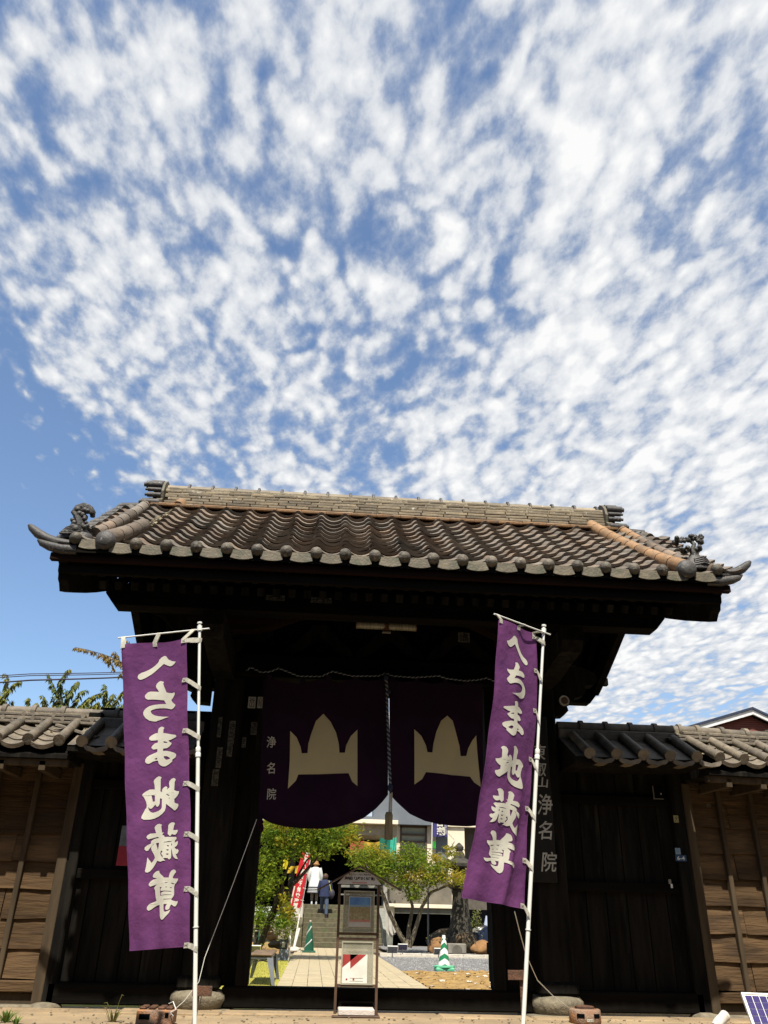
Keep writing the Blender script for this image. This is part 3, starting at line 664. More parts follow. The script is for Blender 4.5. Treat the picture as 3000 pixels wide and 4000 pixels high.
# ------------------------------------------------------------------ roofed plank walls either side
def wall(sg, x0, x1, ridge_z, label, rot=0, tag_='left'):
    """author along x from x0 (gate side) outward, front face -y"""
    root = thing('roofed_wall', label, 'wall', (x0, 0, 0))
    lo, hi = sorted((x0, x1)); L = hi - lo; dz = ridge_z - 2.90
    zrb, zre, yre, yrb = 2.72 + dz, 2.40 + dz, -.69, -.13
    # ridge: round caps with collars, three staggered courses
    n = int(L / .325)
    for i in range(n):
        x = x0 + sg * (.16 + .325 * i)
        m_ = MB().tube([(x - .16, 0, zrb + .15), (x + .16, 0, zrb + .15 + ru(-.004, .004))], .062, 12); c_ = obj('ridge_cap', m_, M_walltile, root, 40)
        m_ = MB().tube([(x + .135 * sg, 0, zrb + .155), (x + .14 * sg, 0, zrb + .155), (x + .19 * sg, 0, zrb + .155), (x + .195 * sg, 0, zrb + .155)], [.066, .08, .08, .066], 12); obj('collar', m_, M_walltile, c_, 40)
    for c in range(3):
        for i in range(n + 1):
            x = x0 + sg * (.325 * i + .11 * c)
            if (x - lo) < -.2 or x - hi > .2: continue
            y = -.10 - .012 * (2 - c)
            m_ = MB().cbox(x - .15, x + .15, y - .045, y + .06, zrb + .042 * c, zrb + .042 * c + .033 + ru(-.002, .002), .006); obj('ridge_course_tile', m_, M_walltile, root)
            m_ = MB().tube([(x + .158, y - .055, zrb + .042 * c + .014), (x + .158, y + .04, zrb + .042 * c + .014)], .026, 8); obj('course_joint_tile', m_, M_walltile, root, 40)
    m_ = MB().box(lo, hi, -.07, .12, zrb - .02, zrb + .14); obj('ridge_core', m_, M_mortar, root)
    m_ = MB().prism([(-.66, zre - .09), (-.10, zrb - .05), (.15, zrb - .05), (.66, zre - .09), (.66, zre - .13), (-.66, zre - .13)], lo, hi, 'x'); obj('roof_core', m_, M_wood, root)
    # slope: rows of round tiles over layered pan tiles
    k = int(L / .30)
    A0 = Vector((0, yrb + .02, zrb - .01)); B0 = Vector((0, yre, zre))
    for i in range(k):
        x = x0 + sg * (.12 + .30 * i); jt = ru(-.02, .02)
        for a, b in ((0.0, .50), (.46, 1.0)) if True else ():
            if rnd() < .12 and a == 0: continue
            P = A0.lerp(B0, a) + Vector((x + jt * a, 0, .05)); Q = A0.lerp(B0, b) + Vector((x + jt * b, 0, .05 + (.006 if a else 0)))
            r0 = .048 if a == 0 else .050
            m_ = MB().tube([P, P.lerp(Q, .08), Q], [r0 * .9, r0, r0 + .004], 12); obj('round_tile', m_, M_walltile, root, 40)
        Q = B0 + Vector((x + jt, 0, .052)); d = (B0 - A0).normalized()
        d_ = MB().tube([Q - d * .002, Q + d * .012, Q + d * .014, Q + d * .001], [.060, .062, .050, .044], 20); e_ = obj('end_disc', d_, M_walltile, root, 40)
        fl = MB()
        for j in range(8):
            w = 2 * pi * j / 8; s1 = Vector((cos(w), 0, sin(w))); u_ = Vector((1, 0, 0)) * cos(w) + Vector((0, d.z, -d.y)) * sin(w)
            fl.tube([Q + d * .006 + u_ * .014, Q + d * .006 + u_ * .038], [.003, .006], 5)
        obj('flower_relief', fl, M_walltile, e_)
        for j in range(4):
            t = 1.0 - .24 * j; c = A0.lerp(B0, t) + Vector((x + sg * .15, 0, 0)); v = []; ns = 8; d1 = .12
            up = Vector((0, d.z, -d.y)) * -1
            up = Vector((0, -d.z, d.y)) if d.y > 0 else Vector((0, d.z, -d.y))
            if up.z < 0: up = -up
            th = .045 if j == 0 else .022
            f = []
            for q in range(ns + 1):
                u = -1 + 2 * q / ns; xx = u * .115; sag = -.028 * (1 - u * u); bow = (.0 if j else .0) - .03 * (1 - u * u)
                top = c + Vector((xx, 0, 0)) + up * (sag + .03) + d * (.0 - bow * .8)
                v += [top, top - up * th, top - d * .2 - up * .02, top - d * .2 - up * .04]
            for q in range(ns):
                a = q * 4; b = a + 4; f += [(a, a + 1, b + 1, b), (a, b, b + 2, a + 2), (a + 1, a + 3, b + 3, b + 1)]
            f += [(0, 2, 3, 1), (ns * 4, ns * 4 + 1, ns * 4 + 3, ns * 4 + 2)]
            obj('pan_tile', MB().add(v, f), M_walltile, root, 40)
    # crumbs of bedding mortar showing between tiles
    m_ = MB()
    for i in range(int(L * 22)):
        t = ru(0, .75); P = A0.lerp(B0, t); m_.blob((ru(lo, hi), P.y, P.z + ru(-.005, .02)), ru(.010, .026), 1, .5, 3, i, (1.3, 1, .6))
    obj('bedding_mortar', m_, M_mortar, root, kind='stuff')
    # the rear slope
    m_ = MB()
    for i in range(k):
        x = x0 + sg * (.12 + .30 * i); m_.tube([(x, .14, zrb + .03), (x, .69, zre + .05)], .05, 10)
        m_.add([(x + .03, .14, zrb), (x + .27, .14, zrb), (x + .27, .7, zre - .01), (x + .03, .7, zre - .01)], [(0, 1, 2, 3)])
    obj('rear_roof_tiles', m_, M_walltile, root, kind='stuff')
    # timber frame and clapboards
    m_ = MB().cbox(lo, hi, -.62, -.54, zre - .20, zre - .13, .006); obj('eave_board', m_, M_post, root)
    m_ = MB().cbox(lo, hi, -.07, .07, 2.25, 2.45 + dz, .01); obj('top_beam', m_, M_post, root)
    i = 0
    while .3 + i * .42 < L:
        x = x0 + sg * (.25 + i * .42); inst('eave_bracket', mesh('eave_bracket', MB().cbox(-.035, .035, -.62, .6, -.05, .05, .006), M_post), root, Matrix.Translation((x, 0, zre - .2 + dz * 0))); i += 1
    PH = .268; rows = 8
    for r in range(rows):
        z = .235 + PH * r; x = 0
        while x < L - .05:
            w = min(.9 if (x or r % 2) else .55, L - x); a, b = sorted((x0 + sg * (x + .004), x0 + sg * (x + w - .004))); bow = ru(0, .012)
            m_ = MB()
            def fn(u, v): return (a + (b - a) * u, -.012 - .026 * (1 - v) - bow * sin(pi * u) * (1 - v) + .003 * sin(u * 9 + r), z + (PH + .012) * v + .006 * sin(u * 4 + r * 2) * (1 - v))
            m_.grid(fn, 6, 2); n0 = len(m_.v); m_.v += [p + Vector((0, .022, 0)) for p in m_.v[:n0]]
            for q in range(6): m_.f += [(q, n0 + q, n0 + q + 1, q + 1)]
            m_.f += [tuple(q + n0 for q in f_)[::-1] for f_ in m_.f[:12]]
            obj('plank', m_, M_plank, root); x += w
    m_ = MB().box(lo, hi, .012, .05, .2, 2.4); obj('wall_backing', m_, M_wood, root)
    xs = 0.03 if sg > 0 else .0
    i = 0
    while True:
        d0 = (.02 if i == 0 else .02 + .415 * i)
        if d0 > L: break
        x = x0 + sg * d0; big = i % 4 == 0
        w = .05 if big else .026
        m_ = MB().cbox(x - w, x + w, -.085 if not big else -.11, .0, .2 if not big else .02, 2.3, .006); obj('post' if big else 'batten', m_, M_post, root); i += 1
    m_ = MB().cbox(lo, hi, -.10, .06, .125, .225, .01); obj('bottom_rail', m_, M_plank, root)
    m_ = MB().cbox(lo, hi, -.05, .07, .02, .12, .006); obj('skirting', m_, M_post, root)
    m_ = MB()
    x = 0
    while x < L:
        w = ru(.35, .7); a, b = sorted((x0 + sg * x, x0 + sg * min(L, x + w - .012))); s_ = MB().cbox(a, b, -.16, .12, -.1, .018 + ru(0, .012), .015); obj('footing_stone', s_, M_stone, root); x += w
    root.rotation_euler = (0, 0, rot)
    return root
WL = wall(-1, -3.28, -7.2, 2.885, 'dark plank wall with crumbling tiled roof and askew loose tile, left of the gate')
WR = wall(1, 3.50, 7.8, 2.95, 'dark plank wall with tiled roof and solar panel before it, right of the gate', radians(7))
# short roofs reaching over the side bays
def bay_roof(sg, x0, x1, z):
    lo, hi = sorted((x0, x1))
    r_ = obj('side_bay_roof', MB().prism([(-.66, z - .55), (-.66, z - .50), (-.10, z - .2), (.1, z - .2), (.66, z - .5), (.66, z - .55)], lo, hi, 'x'), M_wood, gate)
    obj('tile_bed', MB().add([(lo, -.67, z - .49), (hi, -.67, z - .49), (hi, -.10, z - .19), (lo, -.10, z - .19)], [(0, 1, 2, 3)]), M_walltile, r_)
    obj('ridge_course', MB().cbox(lo, hi, -.11, .11, z - .2, z - .08, .01), M_walltile, r_)
    n = int((hi - lo) / .3)
    for i in range(n + 1):
        x = lo + .15 + .3 * i
        if x > hi: break
        obj('round_tile', MB().tube([(x, -.12, z - .15), (x, -.69, z - .45)], .05, 12).tube([(x, -.685, z - .448), (x, -.70, z - .456)], .062, 16), M_walltile, r_, 40)
        obj('ridge_cap', MB().tube([(x - .14, 0, z - .035), (x + .14, 0, z - .035)], .062, 12).tube([(x + .12, 0, z - .03), (x + .165, 0, z - .03)], .078, 12), M_walltile, r_, 40)
        obj('pan_tile', MB().prism([(x + .03, z - .52), (x + .06, z - .545), (x + .15, z - .56), (x + .24, z - .545), (x + .27, z - .52), (x + .27, z - .49), (x + .15, z - .52), (x + .03, z - .49)], -.69, -.5, 'y'), M_walltile, r_)
bay_roof(-1, -3.30, -2.0, 2.885); bay_roof(1, 2.1, 3.52, 2.95)
# the loose tile lying askew on the left wall roof
m_ = MB(); a = at(232, 2832, -.22); b = at(388, 2882, -.42)
M = lay(a, b); t = MB(); t.grid(lambda u, v: ((u - .5) * .13, v * (b - a).length, .012 * math.cos((u - .5) * 3)), 6, 1); n0 = len(t.v); t.v += [p - Vector((0, 0, .02)) for p in t.v]; t.f += [tuple(q + n0 for q in f_)[::-1] for f_ in t.f]
t.f += [(q, q + 1, n0 + q + 1, n0 + q) for q in range(6)] + [(0, 7, n0 + 7, n0)] + [(6, n0 + 6, n0 + 13, 13)]
t.xf(M); o = obj('loose_tile', t, M_walltile, None, 40); tag(o, 'flat grey tile lying diagonally across the left wall roof', 'roof tile')

# ------------------------------------------------------------------ banners
GLY = [
 (500, 2540, 7.541, [[(885,290),(960,240),(1040,218),(1085,235),(1180,325),(1290,405),(1370,437),(1408,440),(1375,505),(1310,560),(1240,580),(1190,565),(1100,510),(1018,452),(990,475),(890,580),(780,700),(680,790),(560,870),(470,912),(390,930),(335,895),(318,840),(340,775),(430,718),(510,695),(620,640),(700,580),(780,500),(850,400),(875,340)]]),
 (520, 2660, 8.295, [[(715,230),(745,165),(800,110),(860,90),(920,112),(965,130),(938,180),(965,260),(1010,360),(1048,442),(1130,468),(1220,485),(1275,485),(1315,467),(1326,525),(1300,575),(1255,632),(1205,668),(1245,735),(1300,800),(1335,830),(1340,870),(1300,935),(1240,980),(1190,985),(1140,965),(1030,925),(920,905),(800,895),(690,905),(600,935),(558,965),(550,1010),(580,1075),(650,1130),(740,1160),(900,1195),(1120,1232),(1000,1255),(870,1285),(745,1310),(690,1333),(600,1325),(500,1295),(410,1220),(360,1120),(350,1040),(375,960),(430,880),(520,805),(640,760),(800,745),(920,752),(1035,770),(1000,715),(960,650),(850,632),(700,612),(600,605),(490,608),(430,578),(407,520),(430,465),(500,405),(570,385),(690,392),(803,405),(770,345),(725,280)]]),
 (530, 2820, 8.295, [[(665,380),(668,300),(690,240),(735,205),(790,195),(835,210),(888,248),(855,290),(850,405),(950,430),(1060,462),(1190,500),(1265,515),(1305,560),(1270,595),(1190,620),(1100,650),(1025,658),(1075,715),(1135,745),(1120,790),(1060,845),(980,890),(850,890),(850,965),(960,970),(1080,1005),(1200,1055),(1265,1100),(1275,1150),(1240,1210),(1170,1245),(1125,1275),(1138,1310),(1080,1360),(1000,1410),(910,1450),(830,1445),(760,1410),(700,1350),(670,1250),(645,1235),(520,1255),(460,1290),(400,1322),(340,1308),(300,1255),(310,1180),(350,1110),(420,1060),(530,1010),(655,970),(655,880),(520,882),(465,820),(500,760),(570,695),(670,680),(665,605),(570,605),(460,605),(405,560),(410,500),(470,445),(550,400),(600,382)],
   [(862,662),(960,690),(1015,733),(870,712)], [(868,1125),(970,1135),(1075,1210),(1030,1235),(950,1248),(895,1210),(870,1160)], [(545,1180),(645,1148),(645,1205),(600,1200)]]),
 (530, 3010, 8.295, [[(550,580),(545,450),(520,330),(535,275),(600,210),(680,170),(730,185),(778,212),(745,280),(740,665),(795,695),(795,620),(830,570),(900,525),(940,530),(975,565),(950,635),(1030,575),(1045,565),(1020,430),(1040,365),(1100,305),(1180,283),(1225,305),(1265,345),(1222,425),(1215,680),(1320,735),(1400,748),(1385,820),(1330,890),(1260,950),(1222,960),(1222,1080),(1290,1125),(1365,1148),(1368,1210),(1320,1290),(1250,1335),(1210,1335),(1150,1275),(1050,1190),(935,1090),(930,1200),(900,1310),(820,1400),(700,1475),(550,1525),(400,1542),(230,1535),(165,1480),(180,1400),(230,1290),(270,1190),(300,1160),(310,1070),(290,960),(240,820),(190,745),(215,690),(290,625),(390,568),(480,572)],
   [(440,757),(555,775),(555,968),(485,970)], [(340,1125),(400,1190),(450,1190),(510,1140),(570,1070),(610,1130),(650,1162),(700,1120),(725,1060),(732,885),(800,915),(802,1190),(770,1250),(680,1300),(500,1332),(420,1300),(370,1230)], [(945,768),(1045,820),(1035,848),(945,798)], [(1050,895),(1022,935),(1050,940)]]),
 (530, 3200, 8.295, [[(1000,210),(1050,155),(1120,130),(1190,140),(1232,185),(1195,240),(1160,378),(1230,395),(1335,400),(1328,460),(1290,515),(1240,548),(1180,535),(1115,505),(1080,550),(1045,565),(975,490),(985,380),(995,300)],
   [(550,240),(590,185),(650,145),(720,135),(770,155),(808,182),(780,220),(790,330),(803,430),(862,430),(810,480),(825,520),(865,525),(880,580),(1000,585),(1130,605),(1210,617),(1250,612),(1308,655),(1285,700),(1240,735),(1232,805),(1350,762),(1355,830),(1330,900),(1290,935),(1235,942),(1270,1000),(1325,1035),(1345,1018),(1395,1080),(1380,1130),(1340,1180),(1290,1175),(1330,1270),(1375,1348),(1310,1340),(1240,1300),(1190,1240),(1160,1150),(1140,1060),(1108,960),(1112,1100),(1120,1220),(1110,1290),(1060,1328),(1025,1310),(1010,1280),(930,1265),(850,1265),(930,1358),(850,1345),(770,1370),(700,1350),(645,1322),(590,1410),(500,1540),(400,1645),(330,1680),(275,1665),(258,1620),(280,1500),(300,1350),(315,1185),(370,1270),(440,1375),(500,1310),(555,1215),(520,1120),(450,990),(420,890),(450,820),(520,768),(480,775),(385,895),(340,960),(290,975),(245,920),(255,850),(320,790),(430,740),(425,690),(460,645),(540,605),(700,585),(660,550),(520,570),(345,600),(300,530),(330,470),(410,420),(500,425),(600,425),(575,330)],
   [(590,750),(695,740),(685,860),(655,975),(620,860)], [(840,740),(1000,728),(1120,745),(1115,762),(860,752)], [(950,850),(1015,855),(1018,905),(985,895)], [(930,990),(1020,990),(1022,1030),(975,1030)], [(940,1122),(1025,1130),(1020,1168),(960,1160)], [(1105,810),(1128,815),(1128,888),(1103,885)], [(775,1000),(825,1048),(770,1095),(835,1190),(830,1250),(740,1105)]]),
 (540, 3390, 8.295, [[(415,240),(440,170),(500,115),(570,85),(655,88),(655,130),(700,195),(780,270),(825,325),(900,330),(970,338),(985,260),(1010,180),(1060,120),(1130,93),(1190,115),(1220,185),(1165,240),(1120,300),(1095,372),(1190,395),(1285,400),(1270,470),(1220,535),(1170,575),(1165,600),(1140,660),(1145,780),(1145,900),(1110,960),(1070,995),(1060,1010),(1060,1045),(1130,1070),(1220,1095),(1285,1088),(1270,1160),(1215,1230),(1160,1230),(1060,1165),(1035,1200),(1000,1290),(930,1312),(880,1290),(875,1230),(900,1175),(925,1140),(812,1138),(812,1250),(830,1340),(880,1358),(960,1340),(1045,1312),(1000,1400),(900,1490),(820,1560),(760,1578),(700,1530),(675,1450),(668,1300),(665,1145),(560,1160),(450,1205),(360,1260),(290,1287),(245,1240),(255,1170),(300,1110),(370,1075),(460,1055),(548,1025),(520,940),(510,820),(500,700),(467,640),(500,580),(580,520),(460,540),(340,570),(295,520),(305,460),(360,390),(440,350),(580,330),(500,300),(440,285)],
   [(680,625),(755,615),(700,680),(710,745),(820,742),(1055,775),(1050,795),(820,765),(740,785),(705,830),(730,868),(850,862),(1052,880),(1045,893),(850,880),(690,885)], [(845,482),(930,484),(930,503),(845,503)], [(1035,510),(1100,522),(1160,560),(1140,575),(1040,532)], [(868,622),(912,624),(912,648),(868,642)], [(1015,650),(1060,660),(1060,690),(1015,675)], [(808,988),(1045,998),(1042,1014),(808,1008)]]),
]
def flag_surface(rows, ripple, seed=0):
    """rows: list of (v, left point, right point); returns F(u, v, lift)"""
    def base(u, v):
        for i in range(len(rows) - 1):
            if v <= rows[i + 1][0] or i == len(rows) - 2:
                t = (v - rows[i][0]) / (rows[i + 1][0] - rows[i][0])
                a = rows[max(i - 1, 0)]; b = rows[i]; c = rows[i + 1]; d = rows[min(i + 2, len(rows) - 1)]
                def cr(k):
                    p0, p1, p2, p3 = a[k], b[k], c[k], d[k]
                    return p1 + (p2 - p0) * (.5 * t) + (p0 * 2 - p1 * 5 + p2 * 4 - p3) * (.5 * t * t) + (p1 * 3 - p0 - p2 * 3 + p3) * (.5 * t * t * t)
                return cr(1).lerp(cr(2), u)
    def F(u, v, lift=0):
        p = base(u, v); nrm = ((rows[0][2] - rows[0][1]).cross(Vector((0, 0, -1)))).normalized()
        if nrm.y > 0: nrm = -nrm
        return p + nrm * (ripple(u, v) + lift)
    return F
def banner(name, label, rows, ripple, mirror, pole_top, pole_bot, bar, tabs_side, tabs_top, holder):
    root = thing(name, label, 'banner', (pole_bot.x, pole_bot.y, 0), 'purple banners flanking the gate')
    F = flag_surface(rows, ripple)
    mb = MB().grid(lambda u, v: F(u, v), 28, 90); cl = obj('banner_cloth', mb, M_purple, root, True)
    hem = MB().grid(lambda u, v: F(u * .018, v, .0025), 2, 90); hem.grid(lambda u, v: F(u, .994 + v * .006, .0025), 28, 1); hem.grid(lambda u, v: F(1 - u * .012, v, .0025), 1, 90)
    obj('hem', hem, M_purple, cl, True)
    for gx, gy, gs, loops in GLY:
        v2, f2 = fill2d([[((x / gs), -(y / gs)) for x, y in lp] for lp in loops])
        v2, f2 = subdiv(v2, f2, 7); out = []
        for p in v2:
            px, py = gx + p.x, gy - p.y; v = (py - 2508) / 1198; xl = 483 + 24 * v; xr = 732 + 10 * v; u = (px - xl) / (xr - xl)
            out.append(F(u if mirror else 1 - u, v, .004))
        obj('character', MB().add(out, f2), M_letter, cl, True)
    n_ = 1.0
    pd = (pole_bot - pole_top).normalized(); H = pole_top
    obj('pole', MB().tube([H, H.lerp(pole_bot, .34)], .011, 14).tube([H.lerp(pole_bot, .335), pole_bot], .0145, 14), M_white, root, 40)
    obj('pole_collar', MB().tube([H.lerp(pole_bot, a) for a in (.322, .325, .333, .336, .338, .347)], [.015, .0185, .0185, .016, .0195, .0195], 14), M_white, root, 40)
    obj('pole_ring', MB().tube([H.lerp(pole_bot, a) for a in (.735, .737)], [.02, .02], 14), M_white, root)
    obj('pole_cap', MB().tube([H - pd * .045, H - pd * .042, H - pd * .03, H - pd * .028, H - pd * .012, H - pd * .01, H + pd * .03], [.010, .019, .019, .012, .012, .02, .02], 12), M_white, root, 40)
    obj('crossbar', MB().tube([bar[0], bar[1]], .0062, 10), M_white, root, 40)
    def strip(pts, w, axis):    # a folded cotton tab
        m_ = MB(); pts = [Vector(p) for p in pts]; v = []
        for p in pts: v += [p - axis * w / 2, p + axis * w / 2]
        f = [(2 * i, 2 * i + 1, 2 * i + 3, 2 * i + 2) for i in range(len(pts) - 1)]; return m_.add(v, f)
    dn = Vector((0, 0, 1)); front = Vector((0, -1, 0))
    for v, y_ in tabs_side:
        q = F(.985, v, .006); q0 = F(.915, v, .006); P = H + pd * ((y_ - H.z) / pd.z); side = (P - q).normalized()
        m_ = strip([q0, q, q.lerp(P, .5) + front * .012 + dn * -.004, P + front * .019 + dn * -.012, P + side * .02 + front * .004 + dn * -.014, P - front * .015 + dn * -.008, q + Vector((0, .008, 0))], .034, dn.lerp(side, .05).normalized())
        t_ = obj('tie_tab', m_, M_tab, root, True)
        obj('stitching', MB().tube([F(.92, v - .006, .008), F(.98, v + .006, .008)], .0009, 4).tube([F(.92, v + .006, .008), F(.98, v - .006, .008)], .0009, 4), M_post, t_)
    bd = (bar[1] - bar[0]).normalized()
    for u, s in tabs_top:
        q = F(u, .022, .006); q2 = F(u, .0, .006); B = bar[0].lerp(bar[1], s)
        m_ = strip([q, q2, B + front * .009, B + Vector((0, 0, .009)), B - front * .009, F(u, .0, -.004)], .04, bd); obj('tie_tab', m_, M_tab, root, True)
    return root, F
Vd = Vector
rowsL = [(v, at(xl, yl, Y), at(xr, yr, Y2)) for v, xl, yl, Y, xr, yr, Y2 in (
    (0, 483, 2521, -2.94, 732, 2496, -3.19), (.06, 484, 2590, -2.94, 735, 2566, -3.18), (.2, 488, 2760, -2.95, 738, 2735, -3.17), (.4, 493, 3000, -2.97, 744, 2975, -3.15), (.6, 499, 3240, -2.98, 748, 3216, -3.15), (.8, 503, 3478, -2.97, 747, 3456, -3.15), (1, 507, 3715, -2.95, 742, 3697, -3.14))]
def ripL(u, v): return .022 * sin(6.5 * u + 2.2 * v + .6) * (1 - .4 * v) + .006 * sin(17 * u - 5 * v + 9 * sin(2 * v)) * (.4 + v * .7) + .014 * math.exp(-((u - v * .9) / .06) ** 2) * math.exp(-v * 5) + .004 * sin(31 * v + 6 * u)
bL, FL = banner('festival_banner', 'purple banner seen from its back with white lettering mirrored, left of the gateway', rowsL, ripL, True,
    at(780, 2450, -3.2), Vd((at(780, 4000, -3.2).x - .01, -3.2, 0)), (at(462, 2492, -2.92), at(817, 2455, -3.22)),
    [((y - 2500) / 1200, at(785, y + 8, -3.2).z) for y in (2672, 2865, 3066, 3262, 3475, 3690)] + [(.012, at(785, 2496, -3.2).z)], [(.03, .06), (.49, .455), (.955, .83)], None)
rowsR = [(v, at(xl, yl, Y), at(xr, yr, Y2)) for v, xl, yl, Y, xr, yr, Y2 in (
    (0, 1944, 2418, -3.60, 2096, 2473, -3.24), (.12, 1937, 2549, -3.60, 2102, 2602, -3.24), (.25, 1930, 2690, -3.60, 2105, 2742, -3.23), (.5, 1901, 2960, -3.60, 2086, 3012, -3.22), (.75, 1866, 3235, -3.58, 2063, 3282, -3.22), (.88, 1840, 3372, -3.60, 2057, 3418, -3.22), (1, 1810, 3507, -3.62, 2049, 3552, -3.24))]
def ripR(u, v): return .020 * sin(5.5 * u - 2.0 * v + .3) + .006 * sin(15 * u + 6 * v) * (.3 + v) + .012 * math.exp(-((u - .75 + (v - .6) * .5) / .05) ** 2) * max(0, v - .45) * 2 + .004 * sin(27 * v + 5 * u)
bR, FR = banner('festival_banner', 'purple banner with white brush lettering reading the right way, right of the gateway', rowsR, ripR, False,
    at(2124, 2460, -3.2), Vd((at(2035, 4000, -3.2).x - .012, -3.2, 0)), (at(1931, 2398, -3.64), at(2149, 2479, -3.16)),
    [(a, at(2110, y, -3.2).z) for a, y in ((.14, 2655), (.29, 2820), (.46, 3003), (.63, 3190), (.82, 3385), (.985, 3572), (.025, 2505))], [(.04, .06), (.50, .52), (.95, .83)], None)
# rusty stakes that hold the poles
for (px, py, lab, r_) in ((768, 3850, 'rusty steel stake and clamp behind the left banner pole', bL), (2062, 3790, 'rusty steel stake and clamp behind the right banner pole', bR)):
    b_ = r_.location; zt_ = at(px, py, -3.15).z; sx = -.035 if r_ is bL else .045
    s_ = thing('steel_stake', lab, 'stake', (b_.x + sx, -3.13, 0), 'steel stakes holding the banner poles')
    obj('angle_bar', MB().box(b_.x + sx - .014, b_.x + sx + .014, -3.145, -3.141, -.05, zt_).box(b_.x + sx + .010, b_.x + sx + .014, -3.141, -3.115, -.05, zt_), M_rust, s_)
    obj('clamp', MB().cbox(b_.x + sx - (.03 if sx < 0 else .10), b_.x + sx + (.1 if sx < 0 else .03), -3.17, -3.16, zt_ - .06, zt_, .002), M_rust, s_)

# ------------------------------------------------------------------ curtain across the gateway
def rip(x, z): return .020 * sin(22 * x + 2 * sin(3 * x)) * max(0, (z - 2.55)) * 1.6 + .012 * sin(9 * x + 3 * z) + .014 * sin(5.2 * x + .8 * z) + .008 * sin(13 * x + 2 * z) + .02 * math.exp(-((x - .80 - (z - 2.4) * .3) / .05) ** 2) 
NY = -.42
def plF(poly, x):
    for i in range(len(poly) - 1):
        if x <= poly[i + 1][0] or i == len(poly) - 2:
            t = (x - poly[i][0]) / (poly[i + 1][0] - poly[i][0]); t = max(0, min(1, t)); return poly[i][1] + (poly[i + 1][1] - poly[i][1]) * t
nor = thing('gate_curtain', 'dark aubergine split curtain with two pale crests hung across the gateway', 'curtain', (0, NY, 2.0))
halves = [((1030, 1516), (1010, 1516), [(1010, 3190), (1060, 3215), (1110, 3228), (1180, 3237), (1260, 3239), (1320, 3231), (1370, 3217), (1420, 3196), (1470, 3158), (1500, 3125), (1516, 3104)], [(1030, 2652), (1080, 2655), (1165, 2672), (1220, 2660), (1262, 2650), (1320, 2668), (1378, 2650), (1440, 2660), (1516, 2652)]),
          ((1520, 1885), (1524, 1888), [(1524, 3104), (1550, 3132), (1600, 3178), (1660, 3208), (1710, 3220), (1760, 3226), (1830, 3228), (1888, 3222)], [(1520, 2652), (1575, 2665), (1627, 2660), (1690, 2672), (1745, 2662), (1790, 2676), (1832, 2665), (1885, 2672)])]
for (t0, t1), (b0, b1), bot, top in halves:
    def fn(u, v, lift=0):
        xt = t0 + (t1 - t0) * u; xb = b0 + (b1 - b0) * u; yt = plF(top, xt); yb = plF(bot, xb)
        p = at(xt + (xb - xt) * v, yt + (yb - yt) * v, NY); p.y += rip(p.x, p.z) * (.3 + .7 * v) + lift; return p
    hc = obj('curtain_panel', MB().grid(fn, 50, 44), M_noren, nor, True)
    obj('hem', MB().grid(lambda u, v: fn(u, .965 + .035 * v, -.003), 50, 1), M_noren, hc, True)
    for u in ((.02, .29, .5, .72, .97) if t0 < 1100 else (.02, .27, .58, .80)):
        obj('curtain_loop', MB().grid(lambda a, b: fn(min(1, u + .045 * a), 0, -.006) + Vector((0, 0, .055 - .095 * b)), 2, 4), M_noren, hc)
CR = [[(388,757),(430,800),(455,860),(462,902),(500,900),(505,840),(525,770),(555,690),(603,645),(650,700),(685,770),(702,840),(706,898),(742,898),(750,850),(780,790),(823,747),(823,1112),(790,1085),(765,1030),(600,1035),(440,1040),(425,1080),(373,1130),(385,950)],
      [(1190,747),(1235,790),(1265,850),(1275,895),(1308,897),(1315,840),(1335,760),(1365,690),(1405,657),(1440,690),(1460,760),(1485,850),(1492,918),(1528,918),(1540,870),(1565,820),(1592,785),(1600,900),(1622,1118),(1580,1090),(1553,1052),(1400,1035),(1265,1025),(1240,1070),(1192,1103)]]
def onNoren(p, lift=-.006):
    yy = p.y; z = p.z; v = max(0, min(1, (3.33 - z) / 1.25)); p = Vector(p); p.y = NY + rip(p.x, p.z) * (.3 + .7 * v) + lift; return p
for poly in CR:
    v2, f2 = fill2d([[(x, -y) for x, y in poly]]); v2, f2 = subdiv(v2, f2, 40)
    obj('crest', MB().add([onNoren(at(900 + p.x / 1.659, 2400 - p.y / 1.659, NY)) for p in v2], f2), M_crest, nor, True)
for ch, cy in (('浄', 832), ('名', 1000), ('院', 1168)):
    v2, f2 = text2d(ch, 78, .8); v2, f2 = subdiv(v2, f2, 20)
    obj('character', MB().add([onNoren(at(900 + (265 + p.x * .82 + p.y * .06) / 1.659, 2400 + (cy - p.y) / 1.659, NY)) for p in v2], f2), M_paper, nor)
def rope(pts, r, name, parent, pitch=.05):
    P = [Vector(p) for p in pts]; d = [0]
    for i in range(len(P) - 1): d.append(d[-1] + (P[i + 1] - P[i]).length)
    n = int(d[-1] / .008); c = []
    for k in range(n + 1):
        l = d[-1] * k / n; i = 0
        while i < len(P) - 2 and d[i + 1] < l: i += 1
        t = (l - d[i]) / (d[i + 1] - d[i]); t_ = t; c.append((P[i].lerp(P[i + 1], t_), (P[i + 1] - P[i]).normalized(), l))
    for ph, m in ((0, M_rope_l), (pi, M_rope_d)):
        v = []
        for p, tg, l in c:
            s = tg.cross(Vector((0, 1, 0))).normalized(); w = 2 * pi * l / pitch + ph
            v.append(p + s * (cos(w) * r * .5) + Vector((0, 1, 0)) * (sin(w) * r * .5))
        obj(name, MB().tube(v, r * .55, 5), m, parent, True)
rp = [(963,2620),(978,2606),(1020,2626),(1057,2623),(1087,2610),(1123,2623),(1165,2641),(1255,2642),(1298,2622),(1376,2641),(1478,2640),(1506,2629),(1533,2640),(1617,2646),(1714,2640),(1744,2650),(1816,2659),(1864,2656),(1900,2648),(1930,2660)]
